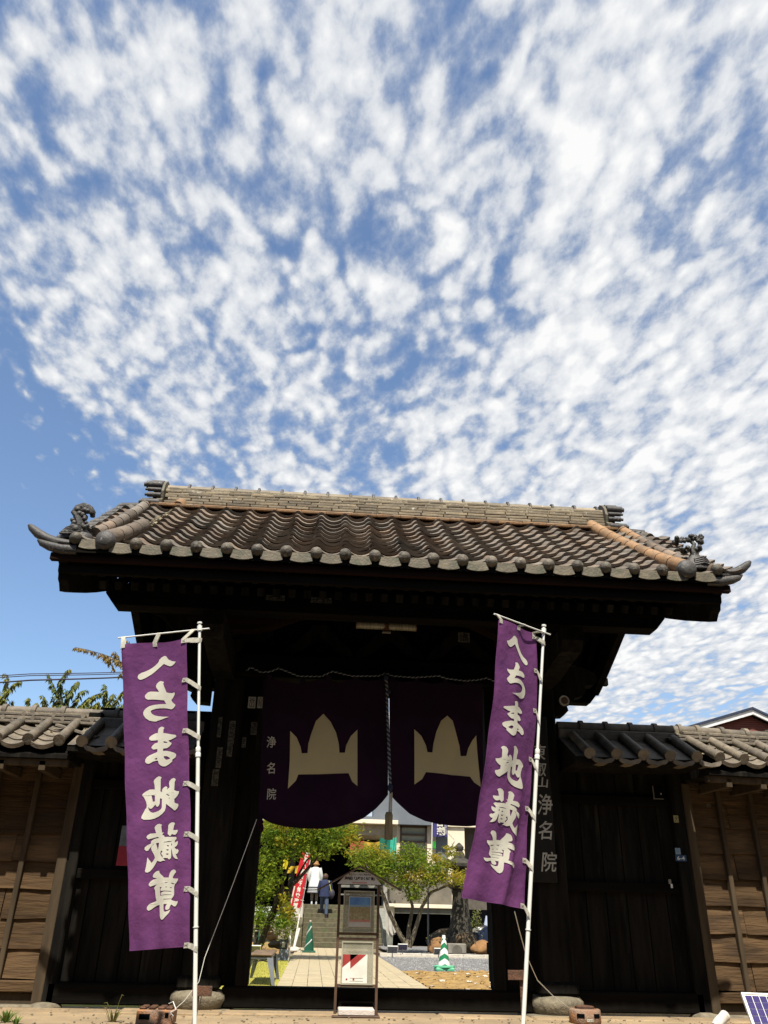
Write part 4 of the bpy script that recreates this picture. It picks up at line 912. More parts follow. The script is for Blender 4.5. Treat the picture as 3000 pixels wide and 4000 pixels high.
rpr = thing('curtain_rope', 'twisted navy and white rope swagged along the top of the curtain', 'rope', (0, NY - .02, 3.4))
rope([at(x, y, NY - .02) for x, y in rp], .010, 'strand', rpr)
rv = thing('hanging_cord', 'navy and white cord with tan tassel hanging down the curtain split', 'cord', (at(1515, 2640, NY - .04)))
rope([at(x, y, NY - .05) for x, y in ((1506, 2632), (1512, 2700), (1514, 2800), (1518, 2900), (1521, 3000), (1524, 3060))], .018, 'strand', rv)
for kx, ky, kr, kz in ((1508, 2645, .035, 1), (1519, 2700, .028, 1), (1524, 3078, .035, 1.4)): obj('knot', MB().blob(at(kx, ky, NY - .05), kr, 2, .4, 3, kx, (.8, .8, kz)), M_rope_d, rv)
a, b = at(1524, 3095, NY - .04), at(1520, 3190, NY - .04)
obj('tassel_cord', MB().tube([a, b], .010, 8).tube([a + Vector((.018, 0, 0)), b + Vector((.022, 0, .03))], .008, 8), M_tab, rv)
M_tass = mat('tan tassel threads', (.30, .24, .14), (.16, .12, .07), 60, (1, 1, .05), rough=.95, bump=.6, bscale=90)
obj('tassel', MB().lathe([(.03, .03), (.042, .0), (.040, -.06), (.044, -.20), (.046, -.24)], at(1519, 3184, NY - .04), 14), M_tass, rv, True)
# tied-up lower corner and guy strings with their anchors
kc = at(1016, 3212, NY - .02)
tag(obj('cloth_knot', MB().blob(kc, .05, 3, .6, 2.5, 4, (.6, .5, 1.0)).blob(kc + Vector((.02, 0, -.06)), .035, 3, .5, 3, 8, (.6, .5, 1.2)), M_noren, None, True), 'bunched dark cloth corner knotted to a guy string', 'cloth')
def string(pts, r, label):
    o = obj('guy_string', MB().tube(pts, r, 6), M_white, None, True); return tag(o, label, 'string')
pl_ = at(677, 3948, -.36)
string([at(1003, 3200, NY), at(900, 3480, NY + .05), at(800, 3740, NY + .03), at(777, 3835, -.4), at(720, 3910, -.38), pl_], .0035, 'white guy string slanting from curtain corner to a cast iron block')
pr_ = at(2228, 3942, -.5)
string([at(2010, 3560, -3.1), at(2030, 3640, -2.9), at(2055, 3730, -2.5), at(2100, 3830, -1.9), at(2160, 3890, -1.2), pr_], .0035, 'white guy string running from right banner corner to round iron weight')

def anchor_block(c, label):
    t = thing('iron_weight', label, 'weight', c)
    m_ = MB().cbox(c.x - .155, c.x + .155, c.y - .11, c.y + .11, 0, .115, .012); obj('body', m_, M_iron, t)
    for dx in (-.11, -.035, .045, .11): obj('lug', MB().cbox(c.x + dx - .028, c.x + dx + .028, c.y - .10, c.y + .10, .115, .135, .008), M_rust, t)
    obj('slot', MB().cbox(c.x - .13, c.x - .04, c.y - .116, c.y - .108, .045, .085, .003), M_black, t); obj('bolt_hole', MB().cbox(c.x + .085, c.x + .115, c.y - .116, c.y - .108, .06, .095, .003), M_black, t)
    obj('string_knot', MB().tube([(c.x + .09, c.y, .15), (c.x + .13, c.y - .04, .17), (c.x + .17, c.y - .1, .12), (c.x + .13, c.y - .13, .10), (c.x + .16, c.y - .14, .075)], .004, 5), M_white, t)
anchor_block(atz(608, 4001, 0), 'rusty rectangular cast iron block on the ground below the left banner')
def round_weight(c, label):
    t = thing('iron_weight', label, 'weight', c)
    obj('body', MB().lathe([(.14, 0), (.148, .01), (.148, .105), (.14, .115), (.115, .12), (.11, .105), (.05, .10)], c, 28), M_iron, t, 40)
    obj('crown', MB().lathe([(.09, .10), (.09, .135), (.075, .14), (.06, .13)], c, 20), M_rust, t, 40)
    for a in (-.55, .55, 2.2, 3.9): obj('slot', MB().cbox(-.036, .036, -.152, -.140, .05, .085, .003, Matrix.Translation(c) @ Matrix.Rotation(a, 4, 'Z')), M_black, t)
    s = obj('maker_label', MB().box(c.x - .028, c.x + .03, c.y - .152, c.y - .1495, .022, .046), M_paper, t); writing('ア·カガ', (c.x + .001, c.y - .1535, .034), .02, M_ink, s, fit=(.05, .015))
round_weight(atz(2287, 3996, 0), 'round cast iron weight with rusty rim on the ground below the right banner')

# ------------------------------------------------------------------ notice stand before the sill
M_brownsteel = mat('brown painted steel', (.10, .055, .032), (.07, .04, .025), 12, rough=.5, spec=.4)
M_signpaper = mat('sign board white', (.52, .50, .46), (.45, .43, .39), 6, rough=.6)
M_acr = mat('cloudy acrylic', (.36, .35, .27), (.28, .27, .20), 5, rough=.25, spec=.5, alpha=.55)
M_acrf = mat('acrylic frame edge', (.45, .43, .33), rough=.3, spec=.5, alpha=.8)
st = thing('notice_stand', 'narrow brown steel notice stand with roofed sign and two poster cases', 'notice stand', (at(1388, 3960, -.42).x, -.42, 0))
SY = -.42
def sp(px, py, dy=0): 
    p = at(px, py, SY); p.y += dy; return p
for (a, b) in (((1331, 3455), (1304, 3962)), ((1479, 3458), (1468, 3966))):
    A_, B_ = sp(*a), sp(*b); xm = (A_.x + B_.x) / 2; obj('upright', MB().cbox(xm - .0125, xm + .0125, SY - .0125, SY + .0125, .012, A_.z, .002), M_brownsteel, st)
x0_, x1_ = (sp(1331, 3455).x + sp(1304, 3962).x) / 2, (sp(1479, 3458).x + sp(1468, 3966).x) / 2
obj('foot_plate', MB().cbox(x0_ - .03, x1_ + .03, SY - .14, SY + .14, 0, .012, .003), M_brownsteel, st)
for py in (3648, 3668, 3850): z = sp(1400, py).z; obj('crossbar', MB().cbox(x0_ + .012, x1_ - .012, SY - .01, SY + .01, z - .012, z + .012, .002), M_brownsteel, st)
zt_, zb_ = sp(1400, 3408).z, sp(1400, 3455).z; cx_ = (x0_ + x1_) / 2; hw = (x1_ - x0_) / 2 + .028
sg_ = obj('sign_board', MB().prism([(cx_ - hw, zb_), (cx_ + hw, zb_), (cx_ + hw * .56, zt_), (cx_ - hw * .52, zt_)], SY - .035, SY - .025, 'y'), M_signpaper, st)
writing('京王グループがご案内する', (cx_, SY - .0365, zt_ - .022), .03, M_ink, sg_, fit=(hw * 1.0, .022), bold=.0004)
writing('屋内墓「上野さくら浄苑」', (cx_, SY - .0365, zt_ - .058), .03, M_ink, sg_, fit=(hw * 1.36, .032), bold=.002)
obj('red_strip', MB().box(cx_ - hw * .33, cx_ + hw * .33, SY - .0362, SY - .035, zb_ + .008, zb_ + .022), mat('faded red print', (.50, .20, .17), (.42, .28, .24), 60, rough=.7), sg_)
apx = Vector((cx_, SY, sp(1395, 3385).z)); 
for sg in (-1, 1):
    e_ = Vector((cx_ + sg * (hw + .20), SY, sp(1260 if sg < 0 else 1545, 3478).z)); d_ = (e_ - apx)
    m_ = MB(); nrm = Vector((-d_.z, 0, d_.x)).normalized() * .007
    v = []
    for yy in (SY - .06, SY + .06):
        v += [Vector((q.x, yy, q.z)) for q in (apx + nrm, e_ + nrm, e_ - nrm, apx - nrm)]
    m_.add(v, [(0, 1, 2, 3), (7, 6, 5, 4), (0, 4, 5, 1), (1, 5, 6, 2), (2, 6, 7, 3), (3, 7, 4, 0)]); obj('roof_slope', m_, M_brownsteel, st)
def case(pa, pb, name='poster_case'):
    A_, B_ = sp(*pa), sp(*pb); x_0, x_1 = min(A_.x, B_.x), max(A_.x, B_.x); z0, z1 = B_.z, A_.z
    c_ = obj(name, MB().cbox(x_0, x_1, SY - .014, SY - .008, z0, z1, .002), M_acr, st)
    for q in ((x_0, x_0 + .012, z0, z1), (x_1 - .012, x_1, z0, z1), (x_0 + .012, x_1 - .012, z0, z0 + .012), (x_0 + .012, x_1 - .012, z1 - .012, z1)): obj('case_edge', MB().cbox(q[0], q[1], SY - .024, SY - .0145, q[2], q[3], .001), M_acrf, c_)
    return c_, (x_0, x_1, z0, z1)
c1, r1 = case((1344, 3478), (1460, 3643)); c2, r2 = case((1336, 3676), (1455, 3848))
A_, B_ = sp(1364, 3502), sp(1447, 3622); 
ps = obj('poster', MB().box(A_.x, B_.x, SY - .020, SY - .0165, B_.z, A_.z), M_signpaper, c1); W_, H_ = B_.x - A_.x, A_.z - B_.z
def pr(u0, u1, v0, v1, m, l=.021, par=None, x=A_.x, z=A_.z, w=W_, h=H_): return obj('print', MB().box(x + w * u0, x + w * u1, SY - l, SY - l + .0008, z - h * v1, z - h * v0), m, par or c1)
pr(.03, .97, .02, .27, mat('sky blue print', (.06, .14, .36), (.12, .26, .45), 8, rough=.5))
pr(.03, .97, .27, .34, mat('pale blue print', (.22, .33, .42), rough=.5)); pr(.03, .97, .34, .55, mat('autumn tree print', (.20, .17, .06), (.34, .27, .16), 40, rough=.5))
pr(.03, .97, .55, .76, mat('crowd print', (.42, .34, .22), (.16, .17, .05), 40, rough=.5)); pr(.03, .97, .76, .83, mat('red band print', (.50, .16, .13), (.45, .24, .18), 30, rough=.5)); pr(.05, .65, .835, .86, mat('grey print', (.5, .48, .42), rough=.5), .0212)
A2, B2 = sp(1339, 3727), sp(1432, 3841); w2, h2 = B2.x - A2.x, A2.z - B2.z
obj('leaflet', MB().box(A2.x, B2.x, SY - .020, SY - .0165, B2.z, A2.z), mat('white leaflet', (.80, .78, .68), rough=.6), c2)
M_rt = mat('red triangle print', (.36, .045, .04), rough=.5)
for tri in ([(0, 0), (.62, 0), (0, .46)], [(.30, 0), (.95, 0), (.32, .50)]):
    obj('red_print', MB().prism([(A2.x + w2 * a, A2.z - h2 * b) for a, b in tri], SY - .0215, SY - .0205, 'y'), M_rt, c2)
for i in range(2): pr(.15 + .28 * i, .22 + .28 * i, .84, .90, M_rt, .0215, c2, A2.x, A2.z, w2, h2)
pr(.30, .85, .82, .83, M_gold, .0215, c2, A2.x, A2.z, w2, h2); pr(.30, .85, .92, .93, M_gold, .0215, c2, A2.x, A2.z, w2, h2)
q = sp(1388, 3960); tag(obj('concrete_block', MB().cbox(x0_ + .03, x1_ - .02, SY - .12, SY + .12, .013, .068, .008), mat('pale concrete', (.62, .56, .50), (.52, .46, .40), 20, rough=.9, bump=.4, bscale=80)), 'pale pinkish concrete block weighing down the notice stand foot', 'block')

# ------------------------------------------------------------------ lamp, papers, plates on the gate
lp = thing('tube_lamp', 'unlit twin glass tube lamp under the gate beam', 'lamp', at(1510, 2455, -.44))
for a, b in ((1396, 1500), (1521, 1622)):
    A_, B_ = at(a, 2440 + (a - 1396) * .05, -.44), at(b, 2440 + (a - 1396) * .05, -.44); B_.z = A_.z
    obj('glass_tube', MB().tube([A_, B_], .046, 20), mat('ribbed lamp glass', (.42, .38, .26), (.2, .18, .12), 6, (12, 1, 1), rough=.2, spec=.6, trans=.2), lp, 40)
    obj('end_cap', MB().tube([A_ - Vector((.014, 0, 0)), A_], .048, 20).tube([B_, B_ + Vector((.014, 0, 0))], .048, 20), M_paperred, lp, 40)
A_ = at(1510, 2446, -.44); obj('holder', MB().cbox(A_.x - .035, A_.x + .03, -.47, -.36, A_.z - .05, A_.z + .06, .006), M_rust, lp); obj('reflector_arm', MB().cbox(A_.x - .05, A_.x + .05, -.47, -.42, A_.z - .085, A_.z - .075, .002), M_gold, lp)
def sticker(px, py, w, h, text, label, m=M_paperdim, y=-.375, mi=None, vert=False, name='votive_paper', cat='votive paper', rot=0):
    c = at(px, py, y); t = obj(name, MB().box(c.x - w / 2, c.x + w / 2, y, y + .0015, c.z - h / 2, c.z + h / 2), m); tag(t, label, cat)
    if text: writing(text, (c.x, y - .0015, c.z), .1, mi or M_ink, t, fit=(w * .78, h * .84))
    return t
sticker(1182, 2386, .30, .040, '大津組', 'long reddish votive paper on left end of the rainbow beam', M_paperred)
sticker(1742, 2413, .26, .040, '千社札', 'reddish votive paper on the rainbow beam right of the lamp', M_paperred)
sticker(1728, 2427, .16, .030, None, 'short torn brown paper below the votive paper right of the lamp', M_paperred)
sticker(1860, 2419, .27, .040, '中村屋', 'votive paper close to the right banner tip on the rainbow beam', M_paperred)
sticker(1075, 2335, .20, .06, '大黒', 'faint votive paper on upper left beam', M_paperdim, y=-1.44); sticker(1255, 2345, .22, .06, '上野', 'faint votive paper on upper beam left of the lamp', M_paperdim, y=-1.44)
sticker(1812, 2490, .14, .12, '講', 'square votive paper under the beam, right of the lamp', M_paperdim, y=-.36)
sticker(984, 2744, .085, .13, '谷\n山', 'cream votive paper reading mountain characters left of the curtain', M_paper, y=-.14)
sticker(1016, 2744, .06, .13, '心\n月', 'cream votive paper with dark dots partly hidden behind the curtain edge', M_paper, y=-.139)
for px, y0, y1, w, tx, lb in ((856, 2918, 3000, .06, '東\n京', 'upper pale strip in the column of papers on left pillar'), (841, 3005, 3070, .07, '杉\n村', 'lower pale round-topped strip in the column of papers on left pillar'), (905, 2815, 2905, .07, '神\n田', 'tall votive strip in the gap left of the jamb'), (897, 2905, 2955, .06, '寅', 'small votive strip below the tall one left of the jamb'), (858, 2800, 2880, .045, '千\n住', 'narrow faded strip high on the left pillar'), (953, 2880, 2920, .045, '吉', 'tiny faded strip beside the left jamb'), (992, 2820, 2870, .07, '浅\n草', 'faded strip on the left jamb beside curtain')):
    a, b = at(px, y0, -.17), at(px, y1, -.17); sticker(px, (y0 + y1) / 2, w, a.z - b.z, tx, lb, M_paperdim, y=-.172 if px < 930 else -.13)
# round metal plate on the beam nose, right
c = at(2204, 2737, -.12); t = thing('round_plate', 'round pale metal plate on the beam nose right of the name board', 'plate', c)
obj('disc', MB().lathe([(.001, -.008), (.045, -.008), (.058, -.014), (.062, -.006), (.062, .01)], c, 28, 'y'), M_paper, t, 40); obj('emblem', MB().lathe([(.001, -.012), (.042, -.010), (.044, -.004)], c, 20, 'y'), M_rust, t)
# address plates
M_blue = mat('blue enamel plate', (.035, .085, .16), rough=.4); M_whitep = mat('white print', (.7, .7, .7), rough=.6)
o = sticker(2660, 3352, .125, .062, None, 'small blue enamel plate reading 6-4 on the right side bay', M_blue, y=-.112, name='address_plate', cat='address plate'); c = at(2660, 3352, -.114)
writing('6-4', (c.x, c.y, c.z), .05, M_whitep, o, fit=(.085, .040), bold=.001)
o = sticker(2648, 3325, .06, .066, None, 'pale blue sticker just above the blue address plate', mat('pale blue sticker', (.13, .20, .30), (.2, .28, .36), 40, rough=.6), y=-.112, name='blue_sticker', cat='sticker')
o = sticker(2641, 3199, .055, .075, '犬', 'yellowish dog registration sticker on the right side bay', mat('yellow sticker', (.38, .34, .14), rough=.6), y=-.112, name='dog_sticker', cat='sticker')
o = sticker(2624, 3461, .022, .040, None, 'tiny white tag below the blue address plate', M_whitep, y=-.112, name='white_tag', cat='tag')
o = sticker(2617, 3444, .03, .045, None, 'small grey green tag above the tiny white one', M_gold, y=-.112, name='grey_tag', cat='tag')
for i, (px, py, r, d_) in enumerate(((2638, 3149, .030, 'leftmost and highest'), (2674, 3157, .034, 'second from the left'), (2722, 3162, .026, 'fourth'), (2750, 3160, .028, 'fifth, beside a lower one'), (2755, 3176, .022, 'lowest'), (2768, 3146, .026, 'second highest, near the right end'), (2812, 3165, .036, 'rightmost and largest'), (2698, 3160, .022, 'small one third from the left'))):
    c = at(px, py, -.06 if px < 2700 else .02); o = obj('round_sticker', MB().lathe([(.001, -.003), (r, -.003), (r, 0)], c, 20, 'y'), M_paperdim); tag(o, 'faded round sticker on the right wall, %s of the row' % d_, 'sticker', 'row of round stickers')
f_ = thing('notice_board', 'small dark notice board with pale left and lower edge on the right side bay', 'notice board', at(2572, 3098, -.11)); a, b = at(2550, 3070, -.11), at(2592, 3123, -.11)
obj('board', MB().cbox(a.x, b.x, -.115, -.10, b.z, a.z, .002), M_black, f_); obj('edge', MB().box(a.x - .006, a.x, -.118, -.10, b.z, a.z).box(a.x, b.x, -.118, -.1155, b.z, b.z + .008), M_gold, f_); obj('pin', MB().box(b.x - .03, b.x - .018, -.118, -.1152, b.z + .05, b.z + .068), M_paper, f_)
# poster half hidden behind the left banner
p_ = thing('wall_poster', 'white and red poster partly hidden behind the left banner', 'poster', at(520, 3320, -.12)); a, b = at(478, 3225, -.12), at(600, 3385, -.12); mz = at(480, 3305, -.12).z
obj('board', MB().cbox(a.x, b.x, -.13, -.115, b.z, a.z, .002), mat('poster grey', (.16, .18, .20), (.09, .10, .11), 12, rough=.7), p_); obj('red_panel', MB().box(a.x, b.x, -.134, -.131, b.z, mz), mat('poster red', (.30, .02, .04), rough=.7), p_)

# ------------------------------------------------------------------ solar lamp at the right
M_pv = mat('solar cell', (.035, .025, .10), (.05, .035, .14), 8, rough=.15, spec=.6)
so_ = thing('solar_charger', 'tilted solar panel with white frame at the lower right corner', 'solar panel', (at(2960, 3990, -1.3).x, -1.3, 0))
tl, tr_ = at(2899, 3882, -.95), at(3080, 3890, -.95); bl = at(2962, 4060, -1.35); ex = (tr_ - tl); ey = bl - tl
ex = ex.normalized() * .52; ey = ey.normalized() * .44; nz = ex.cross(ey).normalized(); nz = nz if nz.y < 0 else -nz
def pvq(u0, u1, v0, v1, d, th, m, name, par):
    P = lambda u, v, h: tl + ex * u + ey * v + nz * h
    v = [P(u0, v0, d), P(u1, v0, d), P(u1, v1, d), P(u0, v1, d), P(u0, v0, d - th), P(u1, v0, d - th), P(u1, v1, d - th), P(u0, v1, d - th)]
    return obj(name, MB().add(v, [(0, 1, 2, 3), (7, 6, 5, 4), (0, 4, 5, 1), (1, 5, 6, 2), (2, 6, 7, 3), (3, 7, 4, 0)]), m, par)
bk = pvq(0, 1, 0, 1, 0, .012, M_white, 'back_sheet', so_)
for i in range(7):
    for j in range(5): pvq(.035 + .134 * i, .035 + .134 * i + .122, .05 + .182 * j, .05 + .182 * j + .172, .003, .002, M_pv, 'cell', bk)
for q in ((-.02, .02, -.02, 1.02), (.98, 1.02, -.02, 1.02), (.02, .98, -.02, .02), (.02, .98, .98, 1.02)): pvq(*q, .01, .026, M_white, 'frame', so_)
c = tl + ex * .5 + ey * .5; obj('prop', MB().tube([c + Vector((0, .03, 0)), (c.x, c.y + .1, 0)], .012, 8).tube([tl + ex * .1 + ey * .5 + Vector((0, .02, 0)), (tl.x + .12, -1.05, 0)], .008, 8), M_rust, so_)
hd = at(2832, 3968, -1.5); tb_ = at(2790, 4010, -1.62)
sl_ = thing('spot_light', 'small white solar spotlight lying beside the solar panel', 'light', (hd.x, hd.y, 0))
obj('head', MB().tube([tb_, tb_.lerp(hd, .25), tb_.lerp(hd, .85), hd, hd + (hd - tb_) * .02], [.028, .04, .042, .046, .04], 16), mat('dirty white plastic', (.7, .68, .64), (.45, .38, .30), 14, rough=.5), sl_, 40)
obj('stake', MB().tube([tb_.lerp(hd, .5), (hd.x, hd.y + .05, 0)], .01, 8), M_rust, sl_)
mb = MB()
for i in range(900):
    a, b, q = ru(-5, 5), -ru(.2, 3.0), ru(.004, .013); mb.blob((a, b, .004), q, 1, .5, 3, i, (1.2, 1, .6))
o = obj('grit', mb, M_stone); o['kind'] = 'stuff'; o['label'] = 'loose grit scattered on the sandy forecourt'; o['category'] = 'grit'
mb = MB()
for i in range(160):
    a, b, q, w = ru(-5, 5), -ru(.15, 2.6) ** 1.0, ru(.012, .03), ru(0, 6.28); c = Vector((a, b, .012)); d = Vector((cos(w), sin(w), 0)) * q; e = Vector((-sin(w), cos(w), 0)) * q * .4
    mb.add([c - d, c + e + Vector((0, 0, .006)), c + d + Vector((0, 0, .004)), c - e], [(0, 1, 2, 3)])
o = obj('fallen_leaves', mb, mat('dead leaf', (.20, .11, .04), (.10, .06, .03), 9, rough=.9)); o['kind'] = 'stuff'; o['label'] = 'small brown fallen leaves on the sandy forecourt'; o['category'] = 'fallen leaves'
# weeds at the foot
M_weed = mat('dry weed', (.28, .24, .08), (.16, .17, .05), 9, rough=.9, trans=.4); M_green = mat('fresh weed', (.12, .20, .03), (.20, .28, .06), 9, rough=.8, trans=.45)
def weed(px, py, n, h, m, label, sp=.09, seedhead=False):
    c = atz(px, py, 0); t = thing('weed', label, 'weed', c); b = MB()
    for i in range(n):
        a = ru(0, 2 * pi); r = ru(.2, 1) * sp; hh = h * ru(.5, 1.1); o_ = Vector((cos(a) * r * .25, sin(a) * r * .25, 0)); tip = Vector((cos(a) * r, sin(a) * r, hh)); w = ru(.004, .009); mid = o_.lerp(tip, .5) + Vector((0, 0, hh * .18)); s = Vector((-sin(a), cos(a), 0)) * w
        b.add([c + o_ - s, c + o_ + s, c + mid + s, c + mid - s, c + tip], [(0, 1, 2, 3), (3, 2, 4)])
    obj('blades', b, m, t)
    if seedhead:
        for dx, hh in ((-.07, .14), (.05, .2)): obj('stalk', MB().tube([c + Vector((dx * .2, 0, 0)), c + Vector((dx * .6, 0, hh * .7)), c + Vector((dx, -.01, hh)), c + Vector((dx * 1.35, -.02, hh * .97))], [.0025, .002, .0045, .001], 5), m, t)
weed(440, 3990, 26, .10, M_weed, 'dry yellow weeds with seed stalks at the foot of left side bay', .12, True)
weed(20, 3992, 40, .09, M_green, 'bright green weeds at the lower left corner', .14)
weed(60, 3999, 14, .06, M_green, 'few green blades right of the corner weeds', .08)

# ================================================================== temple yard behind the gate
GZ = -.15
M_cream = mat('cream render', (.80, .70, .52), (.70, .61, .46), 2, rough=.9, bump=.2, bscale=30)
M_greyw = mat('blue grey cladding', (.15, .165, .185), (.12, .135, .15), 1.5, rough=.7)
M_step = mat('mossy step stone', (.145, .125, .07), (.08, .07, .042), 7, rough=.95, bump=.5, bscale=30, spots=((.10, .11, .05), 3, .55, .15))
M_pave = mat('tan paver', (.42, .345, .215), (.34, .28, .175), 9, rough=.9, bump=.3, bscale=60, rnd_amt=.09)  # tan paver colour, tone varied slightly per stone
M_kerb = mat('pale kerb', (.58, .53, .44), rough=.9, bump=.2)
M_gravel = mat('grey gravel', (.22, .21, .20), (.14, .14, .135), 60, rough=.95, bump=.9, bscale=90)
M_soil = mat('dug ochre soil', (.36, .23, .075), (.20, .12, .045), 7, rough=1, bump=1, bscale=26, detail=10)
M_moss = mat('yellow green moss lawn', (.38, .34, .05), (.27, .26, .04), 5, rough=1, bump=.6, bscale=90)
M_rock = mat('brown garden rock', (.12, .08, .045), (.05, .042, .026), 3, rough=.95, bump=.7, bscale=12)
M_rocko = mat('orange garden rock', (.30, .16, .06), (.17, .09, .04), 5, rough=.95, bump=.7, bscale=12)
M_bark = mat('dark bark', (.060, .046, .030), (.030, .024, .018), 14, (1, 1, .3), rough=.95, bump=.7)
M_barkp = mat('pale bark', (.20, .165, .11), (.11, .09, .06), 10, (1, 1, .3), rough=.95, bump=.6)
M_leaf = mat('maple leaves green', (.10, .19, .014), (.26, .31, .024), 1.6, rough=.6, trans=.45, lo=.4, hi=.6, spec=.2)
M_leafy = mat('maple leaves yellowing', (.22, .27, .02), (.42, .31, .028), 2.2, rough=.6, trans=.45, lo=.4, hi=.6, spec=.2)
M_cherry = mat('cherry leaves', (.11, .145, .035), (.26, .25, .04), 1.5, rough=.55, trans=.4, lo=.42, hi=.6, spec=.25)
M_cherryy = mat('yellowed cherry leaves', (.30, .19, .05), (.20, .16, .045), 3, rough=.6, trans=.45, spec=.2)

def quadpatch(name, x0, x1, y0, y1, z, m, amp=0, nx=2, ny=2, fr=2, thick=.1):
    b = MB(); b.grid(lambda u, v: (x0 + (x1 - x0) * u, y0 + (y1 - y0) * v, z + amp * mnoise.fractal(Vector((x0 + (x1 - x0) * u, y0 + (y1 - y0) * v, 0)) * fr, 1, 2, 4)), nx, ny)
    return struct(name, b, m, amp > 0)
quadpatch('lawn', -9, -1.17, 1.3, 15.5, GZ + .01, M_moss, .012, 60, 90, 3)
quadpatch('soil', 1.25, 12, 1.3, 9.9, GZ + .015, M_soil, .035, 160, 140, 3.2)
quadpatch('gravel', 1.25, 12, 9.88, 16.6, GZ + .004, M_gravel, .006, 60, 60, 9)
quadpatch('planting_bed', 1.7, 14, 16.85, 23.6, GZ + .08, M_gravel, .03, 60, 40, 2)
quadpatch('planting_bed', -12, -1.3, 15.5, 27, GZ + .02, M_soil, .05, 40, 40, 1.5)
pth = MB().box(-1.17, 1.25, 1.3, 22.8, GZ - .1, GZ - .006); pth = struct('path', pth, mat('path joint sand', (.10, .08, .055), rough=1))
pv = mesh('paver', MB().cbox(-.118, .118, -.118, .118, -.03, .012, .005), M_pave)
for j in range(28):
    for i in range(10): inst('paver', pv, pth, Matrix.Translation((-1.05 + .242 * i + ru(-.002, .002), 2.9 + .242 * j, GZ + ru(-.002, .003))))
mb = MB()
for j in range(28, 82):
    for i in range(10): x, y = -1.05 + .242 * i, 2.9 + .242 * j; mb.box(x - .118, x + .118, y - .118, y + .118, GZ - .03, GZ + .012)
for j in range(-6, 0):
    for i in range(10): x, y = -1.05 + .242 * i, 2.9 + .242 * j; mb.box(x - .118, x + .118, y - .118, y + .118, GZ - .03, GZ + .012)
obj('far_pavers', mb, M_pave, pth, kind='stuff')
kb = MB()
ks = struct('kerb', MB().cbox(1.3, 12, 16.6, 16.62, GZ - .1, GZ + .05, .004), M_kerb)
for i in range(18): obj('kerb_stone', MB().cbox(1.3 + .6 * i + .004, 1.9 + .6 * i - .004, 16.62, 16.85, GZ - .1, GZ + .10 + ru(-.004, .004), .01), M_kerb, ks)
# soil clods and stones
mb = MB()
for i in range(420):
    y = 3 + 7 * rnd() ** 1.3; mb.blob((ru(1.3, 6), y, GZ + .02), ru(.012, .045), 1, .6, 3, i, (1.3, 1.1, .7))
o = obj('soil_clods', mb, M_soil); o['kind'] = 'stuff'; o['label'] = 'ochre clods scattered over the dug soil'; o['category'] = 'clods'
mb = MB()
for i in range(70): mb.blob((ru(1.3, 6), ru(3, 9.8), GZ + .03), ru(.015, .05), 1, .5, 3, i, (1.4, 1, .5))
o = obj('pale_stones', mb, M_kerb); o['kind'] = 'stuff'; o['label'] = 'small pale stones lying on the dug soil'; o['category'] = 'stones'
mb = MB()
for i in range(2600):
    a, b, s = ru(1.3, 7), ru(9.9, 16.5), ru(.01, .024); h = GZ + .008
    mb.add([(a - s, b - s * .8, h), (a + s, b - s, h), (a + s * .9, b + s, h), (a - s, b + s * .9, h), (a, b, h + s * 1.1)], [(0, 1, 4), (1, 2, 4), (2, 3, 4), (3, 0, 4)])
o = obj('loose_gravel', mb, mat('gravel chips', (.30, .29, .28), (.10, .10, .10), 40, rough=.9, lo=.42, hi=.58)); o['kind'] = 'stuff'; o['label'] = 'loose grey gravel chips right of the path'; o['category'] = 'gravel'
# grass tufts on the lawn
mb = MB()
for i in range(9000):
    x, y = -1.2 - 3.2 * rnd(), 3.2 + 11 * rnd(); h = ru(.012, .035); w = .006; a = ru(0, pi); dx, dy = cos(a) * w, sin(a) * w; ox = ru(-.012, .012)
    mb.add([(x - dx, y - dy, GZ + .005), (x + dx, y + dy, GZ + .005), (x + ox, y + ox, GZ + .01 + h)], [(0, 1, 2)])
o = obj('moss_blades', mb, M_moss); o['kind'] = 'stuff'; o['label'] = 'short yellow green blades on the sunlit lawn'; o['category'] = 'grass'

# ---- stairs
YB = 23.7; NR = 9; RH = (1.27 - GZ) / NR; TD = .32
stair = thing('stone_stairs', 'broad mossy stone stairs climbing to the dark temple doorway', 'stairs', (.45, YB, GZ))
for i in range(NR):
    z0 = GZ + RH * i; obj('step', MB().cbox(-1.02, 1.92, YB + TD * i, YB + TD * (i + 1) + .35, z0 - .02, z0 + RH, .012), M_step, stair)
YL = YB + TD * NR
obj('landing', MB().cbox(-2.2, 2.6, YL, 33, .9, 1.27, .02), M_step, stair)
obj('cheek_wall', MB().prism([(YB - .2, GZ), (YB - .2, GZ + .75), (YB + .9, GZ + .95), (YL, 1.2), (YL + 1, 1.2), (YL + 1, GZ)], -1.42, -1.03, 'x'), M_step, stair)
obj('cheek_wall', MB().prism([(YB - .1, GZ), (YB - .1, GZ + .6), (YB + .9, GZ + .95), (YL, 1.2), (YL + 1, 1.2), (YL + 1, GZ)], 1.93, 2.28, 'x'), mat('grey cheek stone', (.24, .24, .20), (.15, .15, .12), 6, rough=.95, bump=.4), stair)
obj('cheek_post', MB().cbox(-1.40, -1.05, YB + .9, YB + 1.25, GZ + .9, 1.30, .02), M_kerb, stair)
